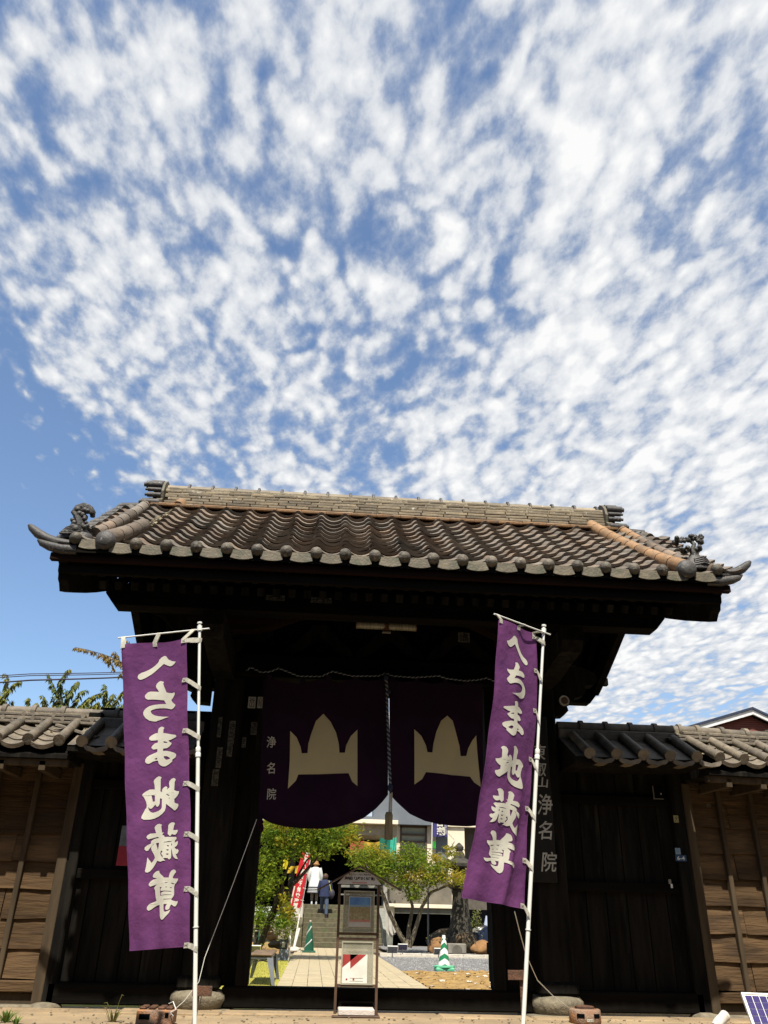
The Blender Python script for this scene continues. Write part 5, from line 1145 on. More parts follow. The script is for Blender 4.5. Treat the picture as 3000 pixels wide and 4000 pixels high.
# ---- temple hall
YF = 29.4
hall = thing('temple_hall', 'pale cream temple hall with grey upper wall and louvred window behind the trees', 'building', (2, YF, 0))
P = lambda px, py, Y=YF: at(px, py, Y)
zt = P(1600, 3225).z; zw0 = P(1600, 3400).z; zbs = P(1600, 3533, 27.0).z
xa, xw0, xw1, xb = P(1535, 3230).x, P(1562, 3300).x, P(1668, 3300).x, P(1815, 3300).x
obj('wall', MB().box(xa, xw0, YF, YF + .3, 1.2, zt).box(xw1, xb, YF, YF + .3, 1.2, zt).box(xw0, xw1, YF, YF + .3, 1.2, zw0), M_cream, hall)
obj('wall_joint', MB().box(xw1, xb, YF - .004, YF, P(1750, 3318).z, P(1750, 3318).z + .03), M_gold, hall)
win = obj('window', MB().box(xw0, xw0 + .08, YF - .03, YF + .1, zw0, zt).box(xw1 - .08, xw1, YF - .03, YF + .1, zw0, zt).box(xw0, xw1, YF - .03, YF + .1, zt - .09, zt - .003), M_brownsteel, hall)
n = 6
for i in range(n):
    z = zw0 + (zt - .09 - zw0) * i / n; h = (zt - .09 - zw0) / n
    obj('louvre', MB().add([(xw0 + .08, YF + .12, z + h * .05), (xw1 - .08, YF + .12, z + h * .05), (xw1 - .08, YF + .05, z + h * 1.02), (xw0 + .08, YF + .05, z + h * 1.02), (xw0 + .08, YF + .22, z + h * .05), (xw1 - .08, YF + .22, z + h * .05), (xw1 - .08, YF + .07, z + h * .85), (xw0 + .08, YF + .07, z + h * .85)], [(0, 1, 2, 3), (7, 6, 5, 4), (3, 2, 6, 7)]), mat('grey green louvre glass', (.34, .36, .28), (.26, .28, .22), 3, rough=.25, spec=.6), win)
    obj('window_bar', MB().box(xw0 + .08, xw1 - .08, YF - .01, YF + .06, z - .03, z + .045), M_brownsteel, win)
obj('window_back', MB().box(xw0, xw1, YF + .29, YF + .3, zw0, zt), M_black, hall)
obj('upper_wall', MB().box(P(1455, 3200).x, P(1692, 3200, YF).x + .25, YF - .45, YF + .3, zt + .003, 8.2), M_greyw, hall)
obj('upper_wall', MB().box(P(1692, 3200, YF).x + .25, 9.5, YF - .1, YF + .3, zt + .003, 8.2), M_cream, hall)
obj('banner_shadow_strip', MB().box(P(1703, 3300).x, P(1748, 3300).x, YF - .12, YF - .003, 1.4, zt), M_greyw, hall)  # grey strip painting the blue banner's shadow on the wall
obj('side_wall', MB().box(xb, xb + 6, YF + .9, YF + 1.2, -.2, 8), mat('brown grey wall', (.13, .11, .09), rough=.9), hall)
obj('canopy', MB().cbox(-4.5, P(1535, 3210).x, YF - 2.6, YF + .3, P(1450, 3217, YF - 2.6).z, P(1450, 3201, YF - 2.6).z, .01), M_cream, hall)
obj('canopy_roof', MB().box(-4.6, P(1462, 3190).x, YF - 2.3, YF, P(1450, 3200, YF - 2.6).z + .003, P(1450, 3186, YF - 2.6).z), M_greyw, hall)
obj('soffit', MB().box(-4.3, P(1535, 3210).x - .02, YF - 2.2, YF + .3, P(1450, 3217, YF - 2.6).z - .42, P(1450, 3217, YF - 2.6).z - .005), mat('soffit cream painted darker for shade', (.40, .34, .25), rough=.9), hall)  # cream darkened in its colour for shade under the canopy
obj('doorway_dark_wall', MB().box(-3.6, xa, YF + 2.6, YF + 2.7, 1.2, 5), M_black, hall); obj('doorway_dark_ceiling', MB().box(-3.6, xa, YF + .3, YF + 2.7, 4.2, 4.25), M_black, hall)  # flat black paints the unlit doorway interior
obj('doorway_side', MB().box(xa - .25, xa, YF - .01, YF + 2.6, 1.2, 4.6), M_cream, hall)
obj('left_wall', MB().box(-9.5, -3.2, YF - 1.2, YF + .3, -.2, 5.5), M_cream, hall)
obj('porch_column', MB().cbox(-1.75, -1.5, YF - 2.5, YF - 2.25, 1.27, P(1450, 3217, YF - 2.6).z - .42, .02), M_wood, hall)
obj('offering_rail', MB().cbox(.35, 2.4, YF - 1.5, YF - 1.42, 1.95, 2.05, .01).cbox(.35, 2.4, YF - 1.5, YF - 1.42, 1.65, 1.71, .01), M_gold, hall, kind='stuff')
# raised floor edge; a flat black sheet paints the crawl space dark
yb_ = 27.0; z1_, z0_ = P(1600, 3531, yb_).z, P(1600, 3546, yb_).z
xr_ = P(1782, 3540, yb_).x
obj('floor_edge', MB().cbox(2.3, xr_, yb_, YF, z0_, z1_, .01), M_cream, hall)
obj('dado', MB().box(2.3, xr_, yb_ + 1.1, yb_ + 1.2, z1_, P(1600, 3440, yb_ + 1.1).z), mat('dado darkened for tree shade', (.17, .15, .115), (.12, .105, .08), 3, rough=.9), hall)  # dado colour darkened to paint in tree and overhang shade
obj('skirt', MB().box(2.3, xr_, yb_ + .12, yb_ + .3, P(1600, 3568, yb_).z, z0_), mat('grey skirt', (.17, .17, .13), (.12, .12, .09), 4, rough=.9), hall)
obj('crawl_dark_sheet', MB().box(2.3, xr_ + 3, yb_ + 1.2, yb_ + 1.3, -.2, z0_), M_black, hall)
obj('stilt', MB().cbox(P(1768, 3600, yb_).x - .04, P(1768, 3600, yb_).x + .04, yb_ + .15, yb_ + .25, GZ, z0_, .005), M_kerb, hall)
# five-coloured curtain over the doorway
Yc = YF - 2.5
fc = thing('five_colour_curtain', 'red, yellow and green temple curtain hung under the hall canopy', 'curtain', at(1450, 3290, Yc))
def cloth(x0, y0, x1, y1, m, name, Y=Yc, par=fc, wav=.05, skew=0):
    a, b = at(x0, y0, Y), at(x1, y1, Y)
    return obj(name, MB().grid(lambda u, v: (a.x + (b.x - a.x) * u + skew * v, Y + wav * sin(9 * u + 3 * v), a.z + (b.z - a.z) * v - .05 * sin(pi * u) * (1 - v)), 14, 8), m, par, True)
cloth(1368, 3282, 1420, 3335, mat('red drape', (.30, .07, .03), rough=.9), 'red_panel'); cloth(1421, 3285, 1482, 3330, mat('yellow drape', (.42, .26, .03), rough=.9), 'yellow_panel')
cloth(1483, 3270, 1524, 3330, mat('dark green drape', (.01, .13, .085), rough=.9), 'green_panel'); cloth(1525, 3268, 1548, 3365, mat('teal drape', (.05, .42, .29), (.03, .33, .22), 6, rough=.9), 'teal_panel', YF - 2.75, fc, .05)
cloth(1118, 3378, 1170, 3412, mat('golden drape', (.45, .30, .02), rough=.9), 'gold_panel'); cloth(1108, 3335, 1124, 3395, mat('bright yellow drape', (.62, .52, .02), rough=.9), 'lemon_panel')
# blue banner on the wall
bb = thing('blue_banner', 'navy banner with white lettering on the hall wall beside the window', 'banner', at(1720, 3245, YF - .5)); M_navy = mat('navy cotton', (.045, .04, .16), rough=.9)
c_ = cloth(1690, 3160, 1750, 3270, M_navy, 'banner_cloth', YF - .5, bb, .03, -.02)
for i, ch in enumerate('名院'): writing(ch, at(1722, 3212 + 34 * i, YF - .56), .5, M_letter, c_, xd=(-1, 0, 0), fit=(.36, .36), bold=.02)
writing('浄名院\n地蔵尊', at(1741, 3240, YF - .56), .1, M_letter, c_, xd=(-1, 0, 0), fit=(.10, .42))
obj('pole', MB().tube([at(1689, 3150, YF - .5), at(1686, 3360, YF - .5)], .02, 8).tube([at(1750, 3255, YF - .5), at(1775, 3280, YF - .05)], .015, 6), M_white, bb)
gr_ = cloth(1690, 3283, 1702, 3315, mat('bright green cloth', (.03, .35, .04), rough=.9), 'green_streamer', YF - .6, bb, .03)
# red festival banner by the stairs
YR = 18.6
rb_ = thing('red_banner', 'red banner with white lettering on a white pole left of the stairs', 'banner', (at(1145, 3718, YR).x, YR, GZ))
RP = [(0, (1181, 3327), (1212, 3336)), (.5, (1155, 3432), (1193, 3445)), (1, (1129, 3541), (1172, 3549))]
rowsRB = [(v, at(*a, YR), at(*b, YR - .1)) for v, a, b in RP]; FB = flag_surface(rowsRB, lambda u, v: .02 * sin(6 * u + 4 * v))
rc_ = obj('banner_cloth', MB().grid(lambda u, v: FB(u, v), 10, 40), mat('red cotton', (.52, .012, .022), (.42, .01, .02), 3, rough=.85, trans=.15), rb_, True)
for i, ch in enumerate('南無八萬四千体地蔵尊'):
    v2, f2 = text2d(ch, .095, .004); ctr = FB(.56, .07 + .098 * i, .012); ex_ = (FB(.9, .07 + .098 * i) - FB(.1, .07 + .098 * i)).normalized(); ey_ = (FB(.56, .02 + .098 * i) - FB(.56, .12 + .098 * i)).normalized()
    obj('character', MB().add([ctr + ex_ * (p.x * 1.55) + ey_ * (p.y * 1.65) for p in v2], f2), M_letter, rc_)
obj('side_strip', MB().grid(lambda u, v: FB(.04 + .10 * u, .62 + .3 * v, .01), 2, 6), M_letter, rc_)
obj('pole', MB().tube([at(1216, 3333, YR), at(1144, 3718, YR)], .022, 8).tube([at(1170, 3625, YR), at(1146, 3712, YR)], .034, 8), M_white, rb_)
obj('crossbar', MB().tube([at(1178, 3322, YR), at(1218, 3336, YR)], .014, 6), M_white, rb_)
for v in (.35, .6, .8, .97): obj('tie_tab', MB().grid(lambda a, b: FB(.92 + .28 * a, v + .012 * b, .02), 2, 1), M_tab, rb_)
obj('base_stone', MB().blob((at(1145, 3718, YR).x + .03, YR - .05, GZ + .06), .20, 2, .4, 2, 5, (1.1, 1, .5)), M_kerb, rb_)

# ---- trees
def leaves(clumps, Y0, dY, n, size, m, seed, droop=.3):
    random.seed(seed); mb = MB(); v = []; f = []
    for (px, py, rx, ry) in clumps:
        for _ in range(int(n * rx * ry / 2500)):
            Y = Y0 + ru(-dY, dY); c = at(px, py, Y); sc = (at(px + 100, py, Y) - c).length / 100
            for tries in range(4):
                a = Vector((random.gauss(0, .5), random.gauss(0, .5), random.gauss(0, .45)))
                if mnoise.noise(Vector((px * .013 + a.x * 2.4, a.y * 2, py * .013 + a.z * 2.8)) * 1.6) > -.12: break
            p = c + Vector((a.x * rx * sc, a.y * .5, a.z * ry * sc))
            s = size * ru(.6, 1.3); q = Euler((ru(-.9, .9), ru(-.9, .9), ru(0, 6.28))).to_matrix()
            k = len(v)
            for dx, dy in ((0, -1), (.42, -.1), (.2, .5), (0, 1.05), (-.2, .5), (-.42, -.1)):
                v.append(p + q @ Vector((dx * s, dy * s, -droop * s * abs(dy))))
            f += [(k, k + 1, k + 2, k + 3), (k, k + 3, k + 4, k + 5)]
    mb.v = v; mb.f = f; return mb
def limb(pts, r, Yb, mb):
    P_ = [at(x, y, Yb + d) for x, y, d in pts]
    P2 = []
    for i in range(len(P_) - 1):
        for t in (0, .5): P2.append(P_[i].lerp(P_[i + 1], t) + Vector((ru(-.02, .02), ru(-.02, .02), 0)))
    P2.append(P_[-1]); n = len(P2); mb.tube(P2, [r * (1 - .72 * i / (n - 1)) for i in range(n)], 8)
def tree(name, label, base, Yb, limbs, clumps, clumpsy, m_b, n, size, seed, group, dY=1.2, ml=None, mly=None):
    b = at(*base, Yb); t = thing(name, label, 'tree', b, group); random.seed(seed)
    for i, (pts, r) in enumerate(limbs): mb = MB(); limb(pts, r, Yb, mb); obj('trunk' if i == 0 else 'limb', mb, m_b, t, True)
    tw = MB()
    for px, py, rx, ry in clumps + clumpsy:
        for _ in range(5):
            a = at(px + ru(-.3, .3) * rx, py + ry * ru(.1, .5), Yb + ru(-.5, .5)); b_ = at(px + ru(-1, 1) * rx, py + ru(-1, .6) * ry, Yb + ru(-1, 1)); tw.tube([a, a.lerp(b_, .5) + Vector((0, 0, ru(-.05, .1))), b_], [.012, .008, .003], 5)
    obj('twigs', tw, m_b, t, kind='stuff')
    obj('crown', leaves(clumps, Yb, dY, n, size, ml or M_leaf, seed), ml or M_leaf, t)
    if clumpsy: obj('crown', leaves(clumpsy, Yb, dY, n, size, mly or M_leafy, seed + 1), mly or M_leafy, t)
tree('maple_tree', 'leafy green maple on leaning dark stems left of the stairs', (1010, 3700), 13.5,
     [([(1008, 3705, 0), (1035, 3640, 0), (1075, 3560, 0), (1120, 3480, 0), (1175, 3420, -.2), (1225, 3370, -.3), (1262, 3322, -.4)], .085),
      ([(1000, 3690, .3), (1010, 3600, .4), (1030, 3500, .4), (1045, 3400, .3), (1040, 3280, .2)], .06), ([(1030, 3655, .1), (1060, 3560, -.1), (1100, 3470, -.2), (1118, 3400, -.3), (1150, 3300, -.2)], .06), ([(1060, 3590, .1), (1080, 3500, .2), (1085, 3400, .4), (1100, 3250, .4)], .045), ([(1150, 3440, 0), (1200, 3360, 0), (1290, 3290, .1), (1350, 3250, 0)], .03)],
     [(1050, 3255, 60, 50), (1150, 3265, 80, 45), (1240, 3262, 80, 42), (1330, 3250, 60, 38), (1045, 3360, 60, 60), (1130, 3330, 60, 32), (1225, 3318, 60, 26), (1300, 3300, 55, 28), (1035, 3470, 42, 50), (1105, 3600, 40, 40), (1020, 3580, 40, 50), (1180, 3200, 160, 40), (1075, 3430, 36, 36), (1250, 3345, 40, 14)],
     [(1100, 3220, 90, 30), (1255, 3235, 90, 26), (1360, 3275, 50, 26), (1120, 3290, 50, 26), (1375, 3240, 40, 20), (1110, 3510, 26, 36), (1120, 3560, 30, 40)], M_bark, 540, .056, 11, None, .9)
tree('maple_tree', 'spreading maple with yellowing leaves on three slim stems right of the notice stand', (1595, 3697), 17.6,
     [([(1597, 3700, 0), (1625, 3620, 0), (1648, 3545, 0), (1685, 3485, 0), (1740, 3462, 0), (1790, 3440, .2)], .075), ([(1592, 3695, 0), (1562, 3655, 0), (1525, 3575, -.1), (1500, 3500, -.2), (1465, 3430, -.3), (1425, 3370, -.3)], .085), ([(1594, 3692, .2), (1600, 3620, .3), (1612, 3540, .4), (1596, 3480, .4), (1570, 3420, .4)], .075)],
     [(1420, 3340, 60, 34), (1480, 3365, 70, 36), (1560, 3390, 70, 42), (1625, 3370, 55, 34), (1470, 3420, 46, 26), (1555, 3445, 50, 30), (1620, 3470, 46, 30), (1615, 3505, 34, 18), (1690, 3395, 55, 34), (1400, 3375, 36, 22), (1630, 3330, 44, 20), (1600, 3305, 40, 16), (1500, 3400, 60, 30), (1580, 3340, 44, 22), (1680, 3440, 40, 24)],
     [(1450, 3320, 50, 26), (1520, 3345, 50, 26), (1660, 3420, 60, 36), (1730, 3420, 60, 34), (1790, 3430, 56, 30), (1845, 3445, 46, 26), (1740, 3370, 40, 22), (1765, 3335, 34, 14), (1590, 3425, 50, 26), (1850, 3400, 30, 20), (1700, 3350, 26, 22), (1880, 3420, 30, 26), (1755, 3312, 26, 12), (1375, 3330, 30, 16)], M_barkp, 640, .054, 23, None, .8)
tree('shrub', 'dark green shrub behind the rope fence at the foot of the maple', (1080, 3690), 19.5, [([(1080, 3700, 0), (1085, 3660, 0), (1080, 3600, 0)], .04)], [(1060, 3640, 80, 50), (1130, 3620, 40, 50), (1010, 3620, 60, 60), (1120, 3665, 30, 26)], [], M_bark, 300, .05, 31, None, .6, M_cherry)
tree('shrub', 'low green shrub on the bed below the stone lantern', (1700, 3690), 20.5, [([(1690, 3700, 0), (1692, 3670, 0), (1700, 3640, 0)], .03)], [(1862, 3600, 24, 60), (1690, 3665, 26, 20)], [], M_bark, 260, .05, 33, None, .4, M_cherry)
tree('background_tree', 'dark tree standing behind the hall at the far right of the gateway', (1880, 3560), 33, [([(1880, 3600, 0), (1885, 3500, 0), (1880, 3350, 0)], .2)], [(1875, 3500, 60, 60), (1890, 3570, 60, 50)], [], M_bark, 240, .14, 35, None, 1.2, M_cherry)

# cherry tree beyond the left wall: upright shoots with hanging leaves
ch = thing('cherry_tree', 'cherry tree with upright leafy shoots rising above the left wall roof', 'tree', at(200, 3400, 6.5)); ch.location.z = GZ
random.seed(5)
def shoot(pts, Y, mbb, leafv, leaff, den=1.0, size=.085, r=.012):
    Pp = [at(x, y, Y + ru(-.15, .15)) for x, y in pts]; P2 = []
    for i in range(len(Pp) - 1):
        for t in (0, .25, .5, .75): P2.append(Pp[i].lerp(Pp[i + 1], t))
    P2.append(Pp[-1]); n = len(P2); mbb.tube(P2, [r * (1 - .7 * i / (n - 1)) for i in range(n)], 5)
    L = sum((P2[i + 1] - P2[i]).length for i in range(n - 1)); k = int(L / .022 * den)
    for i in range(k):
        t = i / max(1, k - 1) * (n - 1.001); q = P2[int(t)].lerp(P2[int(t) + 1], t % 1); s = size * ru(.6, 1.25) * (1 - .3 * t / n); a = ru(0, 2 * pi); o_ = Vector((cos(a), sin(a), 0)); d = (o_ * ru(.4, 1) + Vector((0, 0, -ru(.5, 1.4)))).normalized(); sd = d.cross(o_ + Vector((.1, .2, .3))).normalized() * s * .24
        st_ = q + o_ * .02; c0 = len(leafv)
        leafv.extend([st_, st_ + d * s * .45 + sd, st_ + d * s + Vector((0, 0, -s * .15)), st_ + d * s * .45 - sd]); leaff.append((c0, c0 + 1, c0 + 2, c0 + 3))
tw, lv, lf = MB(), [], []
shoots = [[(10, 2780), (20, 2720), (28, 2660), (22, 2630)], [(0, 2760), (35, 2700), (60, 2670), (82, 2660)], [(45, 2780), (46, 2735)], [(90, 2790), (108, 2745), (110, 2725)], [(125, 2790), (140, 2755), (147, 2745)], [(180, 2790), (178, 2740), (166, 2715)],
 [(235, 2790), (225, 2720), (210, 2680), (188, 2632)], [(240, 2780), (236, 2700), (238, 2660), (262, 2625), (274, 2614)], [(240, 2770), (268, 2720), (290, 2685), (305, 2660)], [(265, 2780), (300, 2735), (318, 2700), (340, 2695)], [(300, 2785), (340, 2740), (372, 2715), (398, 2706)], [(310, 2785), (330, 2745), (352, 2722)], [(395, 2790), (415, 2740), (412, 2700), (408, 2672)], [(420, 2785), (450, 2745), (480, 2705), (495, 2690)], [(415, 2770), (438, 2725), (445, 2710)], [(450, 2790), (480, 2760), (500, 2740)], [(350, 2790), (370, 2760), (385, 2740)], [(205, 2790), (215, 2760), (205, 2720)], [(270, 2790), (262, 2750), (255, 2690)], [(120, 2795), (112, 2770), (100, 2760)], [(0, 2790), (8, 2745), (2, 2700)], [(330, 2795), (318, 2765), (325, 2750)]]
for s in shoots: shoot(s, 6.5, tw, lv, lf, 3.0, .115)
for i in range(70): x = ru(-40, 520); shoot([(x, 2860), (x + ru(-15, 15), 2800), (x + ru(-20, 30), ru(2745, 2775) if 200 < x else ru(2770, 2800))], 6.5 + ru(-.5, .8), tw, lv, lf, 3.2, .115)
obj('shoots', tw, M_bark, ch, kind='stuff'); m_ = MB(); m_.v = lv; m_.f = lf; obj('crown', m_, M_cherry, ch)
obj('trunk', MB().tube([(ch.location.x, 6.5, GZ), (ch.location.x + .1, 6.6, 1.5), (ch.location.x + .5, 6.5, 3), (ch.location.x + .3, 6.5, 4.4)], [.2, .17, .13, .05], 10).tube([(ch.location.x + .1, 6.6, 1.5), (ch.location.x - 1, 6.6, 3), (ch.location.x - 1.6, 6.5, 4.4)], [.12, .09, .04], 8).tube([(ch.location.x + .2, 6.6, 2), (ch.location.x + 1, 6.6, 3.2), (ch.location.x + 1.6, 6.5, 4.4)], [.12, .09, .04], 8), M_bark, ch, True)
tw, lv, lf = MB(), [], []
yb2 = thing('cherry_branch', 'yellow leaved cherry branch reaching out beside the left banner top', 'branch', at(495, 2600, 4.0))
for s in ([(640, 2560), (560, 2600), (500, 2610), (455, 2575), (400, 2555), (340, 2538), (292, 2528)], [(470, 2588), (455, 2560), (448, 2545)], [(520, 2600), (500, 2565), (488, 2530), (500, 2500)], [(505, 2610), (485, 2625), (470, 2640)], [(420, 2562), (430, 2590), (445, 2615)], [(400, 2555), (425, 2580)], [(640, 2450), (590, 2420), (560, 2400), (545, 2378)]): shoot(s, 4.0, tw, lv, lf, 2.6, .10, .010)
obj('twigs', tw, M_bark, yb2, kind='stuff'); m_ = MB(); m_.v = lv; m_.f = lf; obj('foliage', m_, M_cherryy, yb2)
# overhead cables
M_cable = mat('dark cable', (.04, .03, .06), rough=.6)
for (a, b, r, lb) in (((-40, 2638), (900, 2604), .008, 'upper thin overhead cable crossing left of the gate'), ((-40, 2645), (900, 2610), .008, 'second thin overhead cable crossing just under the upper one'), ((-40, 2665), (900, 2618), .014, 'thick overhead cable, lowest of three left of the gate')):
    A_, B_ = at(*a, 5.0), at(*b, 5.0); d = B_ - A_; A_ -= d * 1.5; n = 24
    tag(obj('overhead_cable', MB().tube([A_.lerp(B_, i / n) - Vector((0, 0, .03 * math.sin(pi * ((i * 3 / n) % 1)))) for i in range(n + 1)], r, 6), M_cable, None, True), lb, 'cable', 'overhead cables')
# brick red gabled house far right
YH = 30; hs = thing('gabled_house', 'house with red brown siding and white bargeboards beyond the right wall', 'house', at(2925, 3500, YH)); hs.location.z = GZ
pk, le, re_ = at(2926, 2776, YH), at(2640, 2862, YH), at(3200, 2905, YH)
M_sid = mat('red brown siding', (.15, .040, .026), (.13, .034, .022), 3, rough=.7)
hh_ = .105; k = 0; z = le.z - .6
obj('siding_backing', MB().prism([(le.x + .4, GZ), (re_.x - .4, GZ), (re_.x - .4, re_.z - .3), (pk.x, pk.z - .35), (le.x + .4, le.z - .25)], YH + .05, YH + 8, 'y'), mat('dark siding joint', (.05, .015, .01), rough=.9), hs)
while z < pk.z - .30:
    tL = (z + .28 - le.z) / (pk.z - le.z); tR = (z + .28 - re_.z) / (pk.z - re_.z); x0_h = le.x + (pk.x - le.x) * max(.02, tL) + .02; x1_h = re_.x + (pk.x - re_.x) * max(.02, tR) - .02
    if x1_h > x0_h: obj('siding_board', MB().add([(x0_h, YH + .02, z), (x1_h, YH + .02, z), (x1_h - .1, YH + .048, z + hh_ - .01), (x0_h + .1, YH + .048, z + hh_ - .01), (x0_h, YH + .06, z)], [(0, 1, 2, 3), (0, 4, 1)]), M_sid, hs)
    z += hh_
for a_ in (le, re_):
    obj('bargeboard', MB().prism([(pk.x, pk.z - .03), (pk.x, pk.z - .26), (a_.x, a_.z - .23), (a_.x, a_.z)], YH - .35, YH - .25, 'y'), mat('white fascia', (.75, .74, .72), rough=.6), hs)
    obj('roof_plane', MB().prism([(pk.x, pk.z + .10), (pk.x, pk.z - .025), (a_.x, a_.z + .005), (a_.x, a_.z + .12)], YH - .42, YH + 8.3, 'y'), mat('navy slate', (.03, .04, .07), rough=.5), hs)

# ---- bench, cones, rope fence, lights
M_benchw = mat('brown bench board', (.19, .12, .065), (.12, .075, .04), 6, (1, .2, 1), rough=.6, bump=.2)
M_gun = mat('grey steel leg', (.14, .15, .16), rough=.4, metal=.4)
bn = thing('bench', 'brown topped steel bench on the lawn inside the gate', 'bench', (-1.42, 5.9, GZ))
L1, L2, L3, L4 = atz(966, 3836, GZ), atz(1068, 3859, GZ), atz(1012, 3806, GZ), atz(1096, 3813, GZ)
L1.y, L2.y = 5.35, 5.1; L3.y, L4.y = 6.9, 6.7; L1.x, L2.x, L3.x, L4.x = -1.72, -1.21, -1.68, -1.20
sz = .30
obj('seat', MB().cbox(-1.63, -1.26, 5.18, 6.85, sz - .035, sz, .012), M_benchw, bn)
obj('seat_rim', MB().cbox(-1.61, -1.28, 5.2, 6.83, sz - .075, sz - .036, .004), M_gun, bn)
for q, tx, ty in ((L1, -1.59, 5.25), (L2, -1.30, 5.25), (L3, -1.59, 6.75), (L4, -1.30, 6.75)):
    v = []
    for (x, y, z, w) in ((q.x, q.y, GZ, .022), (tx, ty, sz - .05, .05)): v += [(x - w, y - w, z), (x + w, y - w, z), (x + w, y + w, z), (x - w, y + w, z)]
    obj('leg', MB().add(v, [(0, 1, 5, 4), (1, 2, 6, 5), (2, 3, 7, 6), (3, 0, 4, 7), (3, 2, 1, 0), (4, 5, 6, 7)]), M_gun, bn)
obj('cross_brace', MB().tube([(-1.62, 5.3, .17), (-1.28, 6.7, .17)], .01, 6).tube([(-1.28, 5.3, .17), (-1.62, 6.7, .17)], .01, 6), M_gun, bn)
M_cg = mat('green cone plastic', (.01, .20, .07), rough=.4, spec=.5); M_cw = mat('white cone sleeve', (.78, .78, .74), rough=.4); M_cb = mat('pale green cone base', (.14, .50, .28), rough=.5)
def cone(c, H, label, r0=.034, r1=.145, k=.93):
    t = thing('traffic_cone', label, 'cone', c, 'green and white cones'); R_ = lambda h: r1 + (r0 - r1) * h
    n = 40
    s = obj('shaft', MB().lathe([(R_(h) * k, h * H) for h in (0, .25, .5, .75, 1)], c + Vector((0, 0, .06 * k)), n), M_cg, t, 40)
    for (h0, h1) in ((.02, .19), (.34, .52), (.68, .80)):      # chevron sleeves
        v = []; f = []
        for i in range(n + 1):
            a = 2 * pi * i / n - pi / 2; dd = abs(((a + pi / 2 + pi) % (2 * pi)) - pi) / pi; tri = (1 - min(1, dd * 2.6)) * .11
            for h in (h0 + tri, h1 + tri): rr = R_(h) * k + .004; v.append(c + Vector((cos(a) * rr, sin(a) * rr, .06 * k + h * H)))
        f = [(2 * i, 2 * i + 2, 2 * i + 3, 2 * i + 1) for i in range(n)]; obj('chevron_band', MB().add(v, f), M_cw, s, True)
    obj('tip', MB().lathe([(R_(.90) * k + .003, .90 * H), (r0 * k + .003, H), (r0 * .8 * k, H + .005)], c + Vector((0, 0, .06 * k)), n), M_cw, s)
    obj('base', MB().cbox(c.x - .215 * k, c.x + .215 * k, c.y - .215 * k, c.y + .215 * k, c.z, c.z + .075 * k, .018), M_cb, t)
    obj('weight_ring', MB().lathe([(.26 * k, .075 * k), (.26 * k, .105 * k), (.17 * k, .115 * k)], c, 8), M_cb, t)
    return t
cone(atz(1735, 3793, GZ), .625, 'green and white chevron cone standing on sunlit gravel')
cc = atz(1206, 3722, GZ); M_dg = mat('dark green cone plastic', (.008, .085, .04), rough=.35, spec=.5)
t = thing('traffic_cone', 'dark green cone with slanted pale stripe in shade at the stair foot', 'cone', cc, 'green and white cones')
obj('shaft', MB().lathe([(.15, .06), (.12, .3), (.08, .6), (.045, .80), (.03, .84)], cc, 24), M_dg, t, True); obj('base', MB().cbox(cc.x - .2, cc.x + .2, cc.y - .2, cc.y + .2, cc.z, cc.z + .06, .015), M_dg, t)
for h in (.12, .48): obj('stripe', MB().tube([cc + Vector((cos(a) * (.158 - .125 * (h + .04 * i) / .84 * .9), sin(a) * (.158 - .125 * (h + .04 * i) / .84 * .9), h + .04 * i)) for i, a in enumerate([-pi * .95 + .35 * k_ for k_ in range(7)])], .022, 6), mat('pale stripe', (.45, .5, .45), rough=.5), t, True)
obj('tip', MB().blob(cc + Vector((0, 0, .85)), .04, 2, .1, 2, 1), mat('worn tip', (.4, .33, .28), rough=.8), t)
# rope fence
pf = atz(1127, 3752, GZ); fn_ = thing('rope_fence', 'white post with twisted rope running to the left along the lawn', 'fence', pf); tp = at(1127, 3632, pf.y)
obj('post', MB().tube([pf, (pf.x, pf.y, tp.z)], .03, 10), M_white, fn_)
obj('rope', MB().tube([(pf.x, pf.y, tp.z - .02), (pf.x - .5, pf.y - .05, tp.z - .05), (pf.x - 1.6, pf.y - .1, tp.z - .02)], .012, 6), M_tab, fn_); obj('post', MB().tube([(pf.x - 1.6, pf.y - .1, GZ), (pf.x - 1.6, pf.y - .1, tp.z)], .03, 10), M_white, fn_)
g_ = atz(1104, 3752, GZ); gp = thing('garden_lamp', 'small grey block garden lamp beside the white rope post', 'lamp', g_); tz = at(1104, 3672, g_.y).z
obj('body', MB().prism([(g_.x - .13, g_.z), (g_.x + .13, g_.z), (g_.x + .09, tz - .2), (g_.x - .09, tz - .2)], g_.y - .1, g_.y + .1, 'y'), mat('blue grey block', (.20, .22, .25), rough=.8), gp)
obj('lamp_head', MB().cbox(g_.x - .10, g_.x + .10, g_.y - .1, g_.y + .1, tz - .197, tz, .02), mat('dark block', (.06, .07, .07), rough=.8), gp); obj('lamp_pane', MB().box(g_.x - .035, g_.x + .035, g_.y - .106, g_.y - .101, tz - .16, tz - .04), M_tab, gp)
gs = at(1017, 3595, 16); tag(obj('garden_stake', MB().tube([(gs.x, 16, GZ), (gs.x, 16, gs.z)], .03, 8), mat('green stake', (.05, .16, .08), rough=.5), None), 'green plastic stake among the maple stems', 'stake')
M_pvp = mat('solar cell with painted reflection', (.22, .22, .25), rough=.3)  # paleness paints reflected light into the cell colour
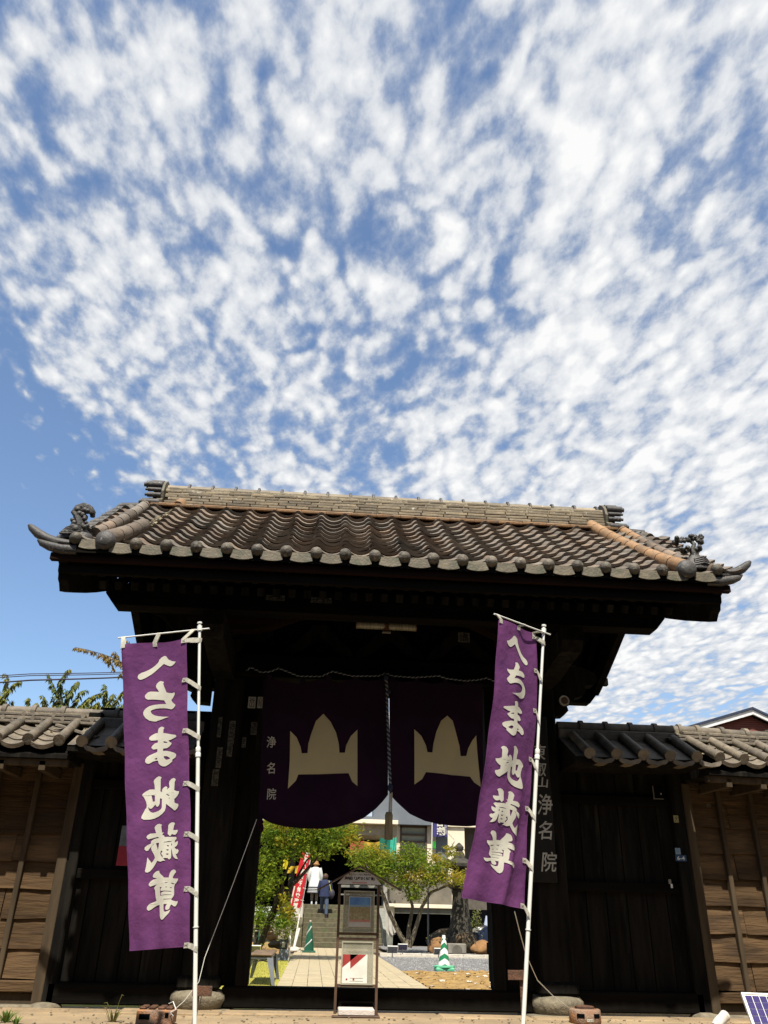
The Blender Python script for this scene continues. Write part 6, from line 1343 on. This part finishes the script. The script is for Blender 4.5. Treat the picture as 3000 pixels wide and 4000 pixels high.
def mini_panel(px, py, w, Y, label, m=M_pvp):
    c = at(px, py, Y); t = thing('solar_light', label, 'solar light', c, 'small solar panels in the garden'); a = radians(38)
    M_ = Matrix.Translation(c) @ Matrix.Rotation(a, 4, 'X')
    b = obj('frame', MB().cbox(-w / 2, w / 2, -.012, .012, -w * .38, w * .38, .004, M_), M_white, t)
    for i in range(4): obj('cell', MB().box(-w * .44, w * .44, -.016, -.013, -w * .33 + w * .165 * i, -w * .33 + w * .165 * i + w * .14, M_), m, b)
    obj('stem', MB().tube([c, (c.x, c.y + .05, GZ)], .015, 6), M_gun, t)
mini_panel(1533, 3709, .30, 16.2, 'pale solar panel on the kerb, left of the pair by the maple'); mini_panel(1573, 3700, .28, 16.6, 'dark solar panel, right of the pair by the maple', M_pv); mini_panel(1713, 3716, .27, 16.3, 'small white framed solar panel partly behind the chevron cone'); mini_panel(990, 3712, .35, 12, 'dim solar panel behind the bench at the left edge of the gateway')
def rock(px, py, w, h, Y, label, m, seed, cut=False):
    c = at(px, py, Y); s = (at(px + 100, py, Y) - c).length / 100; b = MB().blob((0, 0, 0), 1, 3, .38, 1.3, seed)
    v = [Vector((p.x * w * s / 2, p.y * w * s * .4, p.z * h * s / 2)) + c for p in b.v]
    o = obj('garden_rock', MB().add(v, b.f), m, None, 50); tag(o, label, 'rock')
rock(1703, 3700, 64, 62, 17.6, 'orange rock behind the chevron cone', M_rocko, 3); rock(1765, 3675, 170, 75, 19.2, 'large mossy brown rock mound carrying the stone lantern', M_rock, 5); rock(1825, 3690, 90, 80, 18.2, 'split brown rock below the lantern, right of the square stone', M_rock, 8); rock(1885, 3706, 84, 54, 17.4, 'rusty orange rock at the right edge of the gateway', M_rocko, 12)
rock(1053, 3640, 34, 30, 15.5, 'topmost sunlit rock of the pile at left', M_rocko, 14); rock(1062, 3662, 44, 26, 15.4, 'middle sunlit rock of the pile at left', M_rocko, 17); rock(1078, 3690, 60, 30, 15.2, 'lowest flat rock of the pile at left', M_rock, 19)
a, b = at(1748, 3685, 17.1), at(1820, 3727, 17.1); sq = thing('square_stone', 'square cut grey stone on the kerb between two rocks', 'stone', (a.x, 17.1, b.z)); obj('block', MB().cbox(a.x, b.x, 17.0, 17.35, b.z, a.z, .02), mat('cut grey stone', (.24, .22, .18), (.17, .155, .13), 6, rough=.9, bump=.4), sq); obj('arch_mark', MB().lathe([(.001, -.005), (.15, -.005), (.15, .01)], ((a.x + b.x) / 2, 17.0, (a.z + b.z) / 2 - .05), 20, 'y'), mat('dark arch mark', (.12, .11, .09), rough=.9), sq)  # darker round mark set on the stone's front face
# stone lantern
Yl = 18.8; lc = at(1797, 3650, Yl); ln = thing('stone_lantern', 'tall dark weathered stone lantern with onion finial right of the maple', 'stone lantern', (lc.x, Yl, lc.z)); M_lan = mat('dark lantern stone', (.075, .065, .050), (.035, .033, .026), 6, rough=.95, bump=.8, bscale=22)
Z = lambda py: at(1797, py, Yl).z - 0; px2 = (at(1897, 3500, Yl) - at(1797, 3500, Yl)).length / 100
def lan(name, prof, n=12): return obj(name, MB().lathe([(r * px2, Z(y)) for r, y in prof], (at(1797, 3480, Yl).x, Yl, 0), n), M_lan, ln, 40)
lan('finial', [(24, 3352), (20, 3335), (13, 3325), (17, 3318), (18, 3308), (10, 3299), (3, 3292)]); lan('cap', [(30, 3396), (64, 3386), (66, 3374), (48, 3366), (24, 3352)], 6); lan('light_box', [(27, 3448), (27, 3397)], 6); lan('platform', [(30, 3478), (44, 3468), (46, 3450), (30, 3448)], 6); lan('shaft', [(48, 3655), (44, 3625), (38, 3600), (32, 3540), (30, 3500), (34, 3478)], 14); lan('base', [(60, 3690), (60, 3660), (48, 3652)], 6)
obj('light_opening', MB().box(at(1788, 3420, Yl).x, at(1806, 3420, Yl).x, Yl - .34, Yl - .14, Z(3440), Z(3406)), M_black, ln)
pp = at(1672, 3470, 18.5); tag(obj('steel_pole', MB().tube([(pp.x, 18.5, pp.z), (pp.x, 18.5, GZ)], .028, 8), M_gun), 'thin grey steel pole standing left of the stone lantern', 'pole')
# white sheet draped right of the stairs
sh = thing('white_sheet', 'white sheet draped beside the right edge of the stairs', 'sheet', at(1510, 3560, 22.9))
ctrl = [(1497, 3458, 1512, 3462), (1499, 3500, 1514, 3500), (1500, 3540, 1524, 3545), (1508, 3565, 1535, 3570), (1508, 3600, 1540, 3590), (1512, 3640, 1545, 3625), (1530, 3662, 1548, 3640)]
rows_ = [(i / (len(ctrl) - 1), at(a, b, 22.9), at(c, d, 22.7)) for i, (a, b, c, d) in enumerate(ctrl)]; FS = flag_surface(rows_, lambda u, v: .05 * sin(14 * u + 3 * v) * v)
obj('cloth', MB().grid(lambda u, v: FS(u, v), 16, 40), mat('white sheet cloth', (.62, .58, .50), rough=.9, trans=.2), sh, True)

# ---- people (seen from behind)
M_skin = mat('skin', (.45, .27, .18), rough=.6); 
def body(joints, edges, m, parent, name='body', lvl=2):
    bm = bmesh.new(); vs_ = [bm.verts.new(j[0]) for j in joints]
    for a, b in edges: bm.edges.new((vs_[a], vs_[b]))
    me = bpy.data.meshes.new(name); bm.to_mesh(me); bm.free(); o = bpy.data.objects.new(name, me); COL.objects.link(o)
    o.modifiers.new('skin', 'SKIN'); 
    for i, j in enumerate(joints): me.skin_vertices[0].data[i].radius = (j[1], j[1] * (j[2] if len(j) > 2 else .8))
    me.skin_vertices[0].data[0].use_root = True
    ss = o.modifiers.new('smooth', 'SUBSURF'); ss.levels = lvl
    bpy.context.view_layer.update(); m2 = bpy.data.meshes.new_from_object(o, depsgraph=bpy.context.evaluated_depsgraph_get())
    bpy.data.objects.remove(o); m2.shade_smooth(); m2.materials.clear(); m2.materials.append(m); m2.name = name
    r = bpy.data.objects.new(name, m2); COL.objects.link(r); r.parent = parent; return r
def loft(rings, m, name, parent, n=20, wav=0, nw=6):
    mb = MB(); v = []
    for (x, y, z, rx, ry) in rings:
        for j in range(n):
            a = 2 * pi * j / n; k = 1 + wav * sin(nw * a) ; v.append((x + cos(a) * rx * k, y + sin(a) * ry * k, z))
    k = len(rings); f = [(i * n + j, i * n + (j + 1) % n, (i + 1) * n + (j + 1) % n, (i + 1) * n + j) for i in range(k - 1) for j in range(n)] + [tuple(range(n))[::-1], tuple((k - 1) * n + j for j in range(n))]
    me = mesh(name, mb.add(v, f), m, True); o = bpy.data.objects.new(name, me); COL.objects.link(o); o.parent = parent; return o
def human(c, label, H, top, bottom, hair, pose, extra):
    t = thing('person', label, 'person', c); k = H / 1.65; s = pose.get('stride', 0); up = pose.get('rise', 0)
    J = [((0, 0, .90 * k), .13 * k, .8), ((0, .0, 1.08 * k), .115 * k, .75), ((0, 0, 1.28 * k), .135 * k, .68), ((0, 0, 1.38 * k), .08 * k), ((0, .01, 1.44 * k), .048 * k, 1), ((0, .02, 1.52 * k), .075 * k, 1.1), ((0, .02, 1.60 * k), .07 * k, 1.1),
         ((-.085 * k, 0, .84 * k), .085 * k), ((-.09 * k, s * .10, .47 * k + up * .6), .058 * k), ((-.09 * k, s * .16, .07 + up), .038 * k), ((-.09 * k, s * .16 + .13, .03 + up), .034 * k, .6),
         ((.085 * k, 0, .84 * k), .085 * k), ((.09 * k, -s * .04, .46 * k), .058 * k), ((.09 * k, -s * .14, .07), .038 * k), ((.09 * k, -s * .14 + .13, .03), .034 * k, .6),
         ((-.17 * k, 0, 1.34 * k), .055 * k), ((-.24 * k, -.02, 1.08 * k), .043 * k), ((-.24 * k, pose.get('hand', .08), .86 * k), .032 * k), ((-.235 * k, pose.get('hand', .08) + .03, .78 * k), .022 * k, .6),
         ((.17 * k, 0, 1.34 * k), .055 * k), ((.23 * k, -.02, 1.10 * k), .043 * k), ((.22 * k, .14, .98 * k), .032 * k), ((.20 * k, .2, .96 * k), .022 * k, .6)]
    E_ = [(0, 1), (1, 2), (2, 3), (3, 4), (4, 5), (5, 6), (0, 7), (7, 8), (8, 9), (9, 10), (0, 11), (11, 12), (12, 13), (13, 14), (2, 15), (15, 16), (16, 17), (17, 18), (2, 19), (19, 20), (20, 21), (21, 22)]
    body(J, E_, M_skin, t)
    extra(t, k); return t
def ex1(t, k):
    Mw = mat('white linen coat', (.72, .72, .68), (.62, .63, .60), 6, rough=.9); Mh = mat('straw hat', (.42, .22, .09), rough=.9)
    loft([(0, 0, .66 * k, .26, .19), (0, 0, .85 * k, .235, .18), (0, 0, 1.05 * k, .19, .15), (0, 0, 1.25 * k, .20, .145), (0, 0, 1.36 * k, .19, .12), (0, 0, 1.42 * k, .08, .07)], Mw, 'coat', t, 24, .03, 5)
    for sg in (-1, 1):
        m_ = MB().tube([(sg * .17, 0, 1.37 * k), (sg * .25, -.02, 1.10 * k), (sg * .24, .10, .88 * k)], [.075, .068, .055], 12); me = mesh('sleeve', m_, Mw, True); o = bpy.data.objects.new('sleeve', me); COL.objects.link(o); o.parent = t
    Mb = mat('black skirt', (.03, .03, .04), rough=.9)
    loft([(0, 0, .42 * k, .30, .22), (0, 0, .67 * k, .24, .175)], Mb, 'skirt', t, 24, .03, 7)
    for i in range(3): loft([(0, 0, (.455 + .065 * i) * k, .300 - .013 * i, .222 - .01 * i), (0, 0, (.475 + .065 * i) * k, .296 - .013 * i, .219 - .01 * i)], Mw, 'skirt_stripe', t, 24, .03, 7)
    for sg in (-1, 1):
        loft([(sg * .09, .04, .13, .052, .055), (sg * .09, .02, .45 * k, .075, .08)], mat('beige trousers', (.26, .21, .14), rough=.9), 'trouser_leg', t, 14); loft([(sg * .09, .06, .0, .045, .12), (sg * .09, .05, .05, .042, .11), (sg * .09, .02, .11, .038, .05)], mat('white shoe', (.6, .6, .58), rough=.7), 'shoe', t, 14)
    loft([(0, .02, 1.50 * k, .155, .15), (0, .02, 1.515 * k, .165, .16), (0, .02, 1.54 * k, .11, .11), (0, .02, 1.62 * k, .10, .10), (0, .02, 1.67 * k, .06, .06)], Mh, 'hat', t, 22)
    loft([(0, .0, 1.40 * k, .07, .06), (0, .0, 1.46 * k, .085, .085), (0, .02, 1.53 * k, .09, .095)], Mh, 'hair', t, 16)
def ex2(t, k):
    Mn = mat('navy cardigan', (.025, .035, .085), rough=.9); Mj = mat('blue jeans', (.075, .10, .15), (.05, .07, .11), 9, rough=.9)
    loft([(0, 0, .78 * k, .215, .16), (0, 0, 1.0 * k, .19, .15), (0, 0, 1.22 * k, .205, .145), (0, 0, 1.36 * k, .185, .12), (0, 0, 1.42 * k, .07, .07)], Mn, 'cardigan', t, 24, .02, 5)
    for sg in (-1, 1):
        m_ = MB().tube([(sg * .17, 0, 1.37 * k), (sg * .245, -.02, 1.10 * k), (sg * .235, .10, .90 * k)], [.072, .062, .05], 12); me = mesh('sleeve', m_, Mn, True); o = bpy.data.objects.new('sleeve', me); COL.objects.link(o); o.parent = t
    for sx, dy, dz in ((-.09, .30, .158), (.09, -.05, 0)):
        m_ = MB().tube([(sx * .8, 0, .86 * k), (sx, dy * .6, .50 * k + dz * .5), (sx, dy, .12 + dz)], [.10, .078, .06], 14); me = mesh('trouser_leg', m_, Mj, True); o = bpy.data.objects.new('trouser_leg', me); COL.objects.link(o); o.parent = t
        loft([(sx, dy + .05, dz, .045, .12), (sx, dy + .04, dz + .06, .042, .10), (sx, dy, dz + .12, .038, .05)], mat('dark shoe', (.03, .02, .018), rough=.6), 'shoe', t, 14)
    m_ = MB().blob((0, .0, 1.53 * k), .105, 3, .12, 3, 2, (1, 1, 1.15)); me = mesh('hair', m_, mat('brown hair', (.085, .045, .022), (.05, .028, .015), 30, rough=.6), True); o = bpy.data.objects.new('hair', me); COL.objects.link(o); o.parent = t
    m_ = MB().blob((.26, -.04, .88 * k), .17, 3, .12, 2, 6, (.75, .55, 1.05)); me = mesh('shoulder_bag', m_, mat('dark bag', (.035, .032, .045), rough=.7), True); o = bpy.data.objects.new('shoulder_bag', me); COL.objects.link(o); o.parent = t
    m_ = MB().tube([(.14, -.10, 1.38 * k), (.20, -.15, 1.15 * k), (.24, -.12, .98 * k)], .018, 6); me = mesh('bag_strap', m_, mat('yellow strap', (.45, .45, .12), rough=.7), True); o = bpy.data.objects.new('bag_strap', me); COL.objects.link(o); o.parent = t
pc = at(1226, 3530, YL + .35); human(Vector((pc.x, YL + .35, 1.272)), 'person in white coat, striped dark skirt and brown hat at the stair top', 1.62, None, None, None, {}, ex1)
si = 5; zc = GZ + RH * (si + 1) + .002; yc_ = YB + TD * si + .12; pc = at(1264, 3585, yc_); human(Vector((pc.x, yc_, zc)), 'person in navy cardigan and jeans climbing the stairs with a shoulder bag', 1.56, None, None, None, {'stride': 1.6, 'rise': .158}, ex2)
def ex3(t, k):
    Mw = mat('pale blue shirt', (.45, .50, .62), rough=.9)
    loft([(0, 0, .80 * k, .20, .14), (0, 0, 1.05 * k, .18, .14), (0, 0, 1.3 * k, .20, .14), (0, 0, 1.38 * k, .17, .11), (0, 0, 1.43 * k, .07, .06)], Mw, 'shirt', t)
    for sg in (-1, 1):
        m_ = MB().tube([(sg * .17, 0, 1.37 * k), (sg * .235, -.02, 1.10 * k)], [.07, .06], 12); me = mesh('sleeve', m_, Mw, True); o = bpy.data.objects.new('sleeve', me); COL.objects.link(o); o.parent = t
        m_ = MB().tube([(sg * .08, 0, .88 * k), (sg * .09, 0, .45), (sg * .09, 0, .05)], [.1, .075, .06], 12); me = mesh('trouser_leg', m_, M_navy, True); o = bpy.data.objects.new('trouser_leg', me); COL.objects.link(o); o.parent = t
    m_ = MB().blob((0, -.01, 1.56 * k), .10, 3, .1, 3, 2, (1, 1, 1.0)); me = mesh('hair', m_, M_black, True); o = bpy.data.objects.new('hair', me); COL.objects.link(o); o.parent = t
pc = atz(1903, 3700, GZ); human(Vector((at(1908, 3650, 13.5).x + .18, 13.5, GZ)), 'person in pale shirt mostly hidden by the right gate pillar', 1.30, None, None, None, {}, ex3)

# ---- parked car seen past the lantern
Yk = 21.5; cz = GZ; cx0 = at(1846, 3600, Yk).x
M_car = mat('navy car paint', (.025, .04, .085), rough=.2, metal=.3, spec=.6)
car = thing('parked_car', 'dark blue car parked behind the stone lantern, mostly hidden by the pillar', 'car', (cx0 + 2, Yk, cz))
prof_ = [(0, .35), (.02, .62), (.25, .78), (.95, .90), (1.45, 1.36), (2.0, 1.48), (3.0, 1.46), (3.55, 1.15), (3.85, .95), (3.92, .5), (3.9, .28), (3.4, .22), (.4, .22)]
obj('body', MB().prism([(cx0 + x, cz + z) for x, z in prof_], Yk - .78, Yk + .78, 'y'), M_car, car)
obj('side_window', MB().prism([(cx0 + x, cz + z) for x, z in ((1.08, .92), (1.5, 1.32), (2.0, 1.41), (2.1, .92))], Yk - .79, Yk - .782, 'y'), mat('car glass', (.05, .07, .10), rough=.08, spec=.8), car); obj('side_window', MB().prism([(cx0 + x, cz + z) for x, z in ((2.18, .92), (2.08, 1.41), (2.95, 1.40), (3.45, .98))], Yk - .79, Yk - .782, 'y'), MC['car glass'], car)
for x in (.75, 3.15):
    w_ = obj('wheel', MB().lathe([(.30, -.10), (.32, -.07), (.32, .09), (.30, .11)], (cx0 + x, Yk - .74, cz + .32), 24, 'y'), M_ink, car, 40); obj('rim', MB().lathe([(.03, -.115), (.19, -.112), (.2, -.09)], (cx0 + x, Yk - .74, cz + .32), 16, 'y'), M_gold, w_)
obj('headlight', MB().blob((cx0 + .10, Yk - .70, cz + .70), .12, 2, .05, 2, 1, (1, .6, .6)), M_white, car); obj('wing_mirror', MB().blob((cx0 + 1.2, Yk - .86, cz + .98), .10, 2, .05, 2, 1, (.7, .7, .8)), M_car, car)
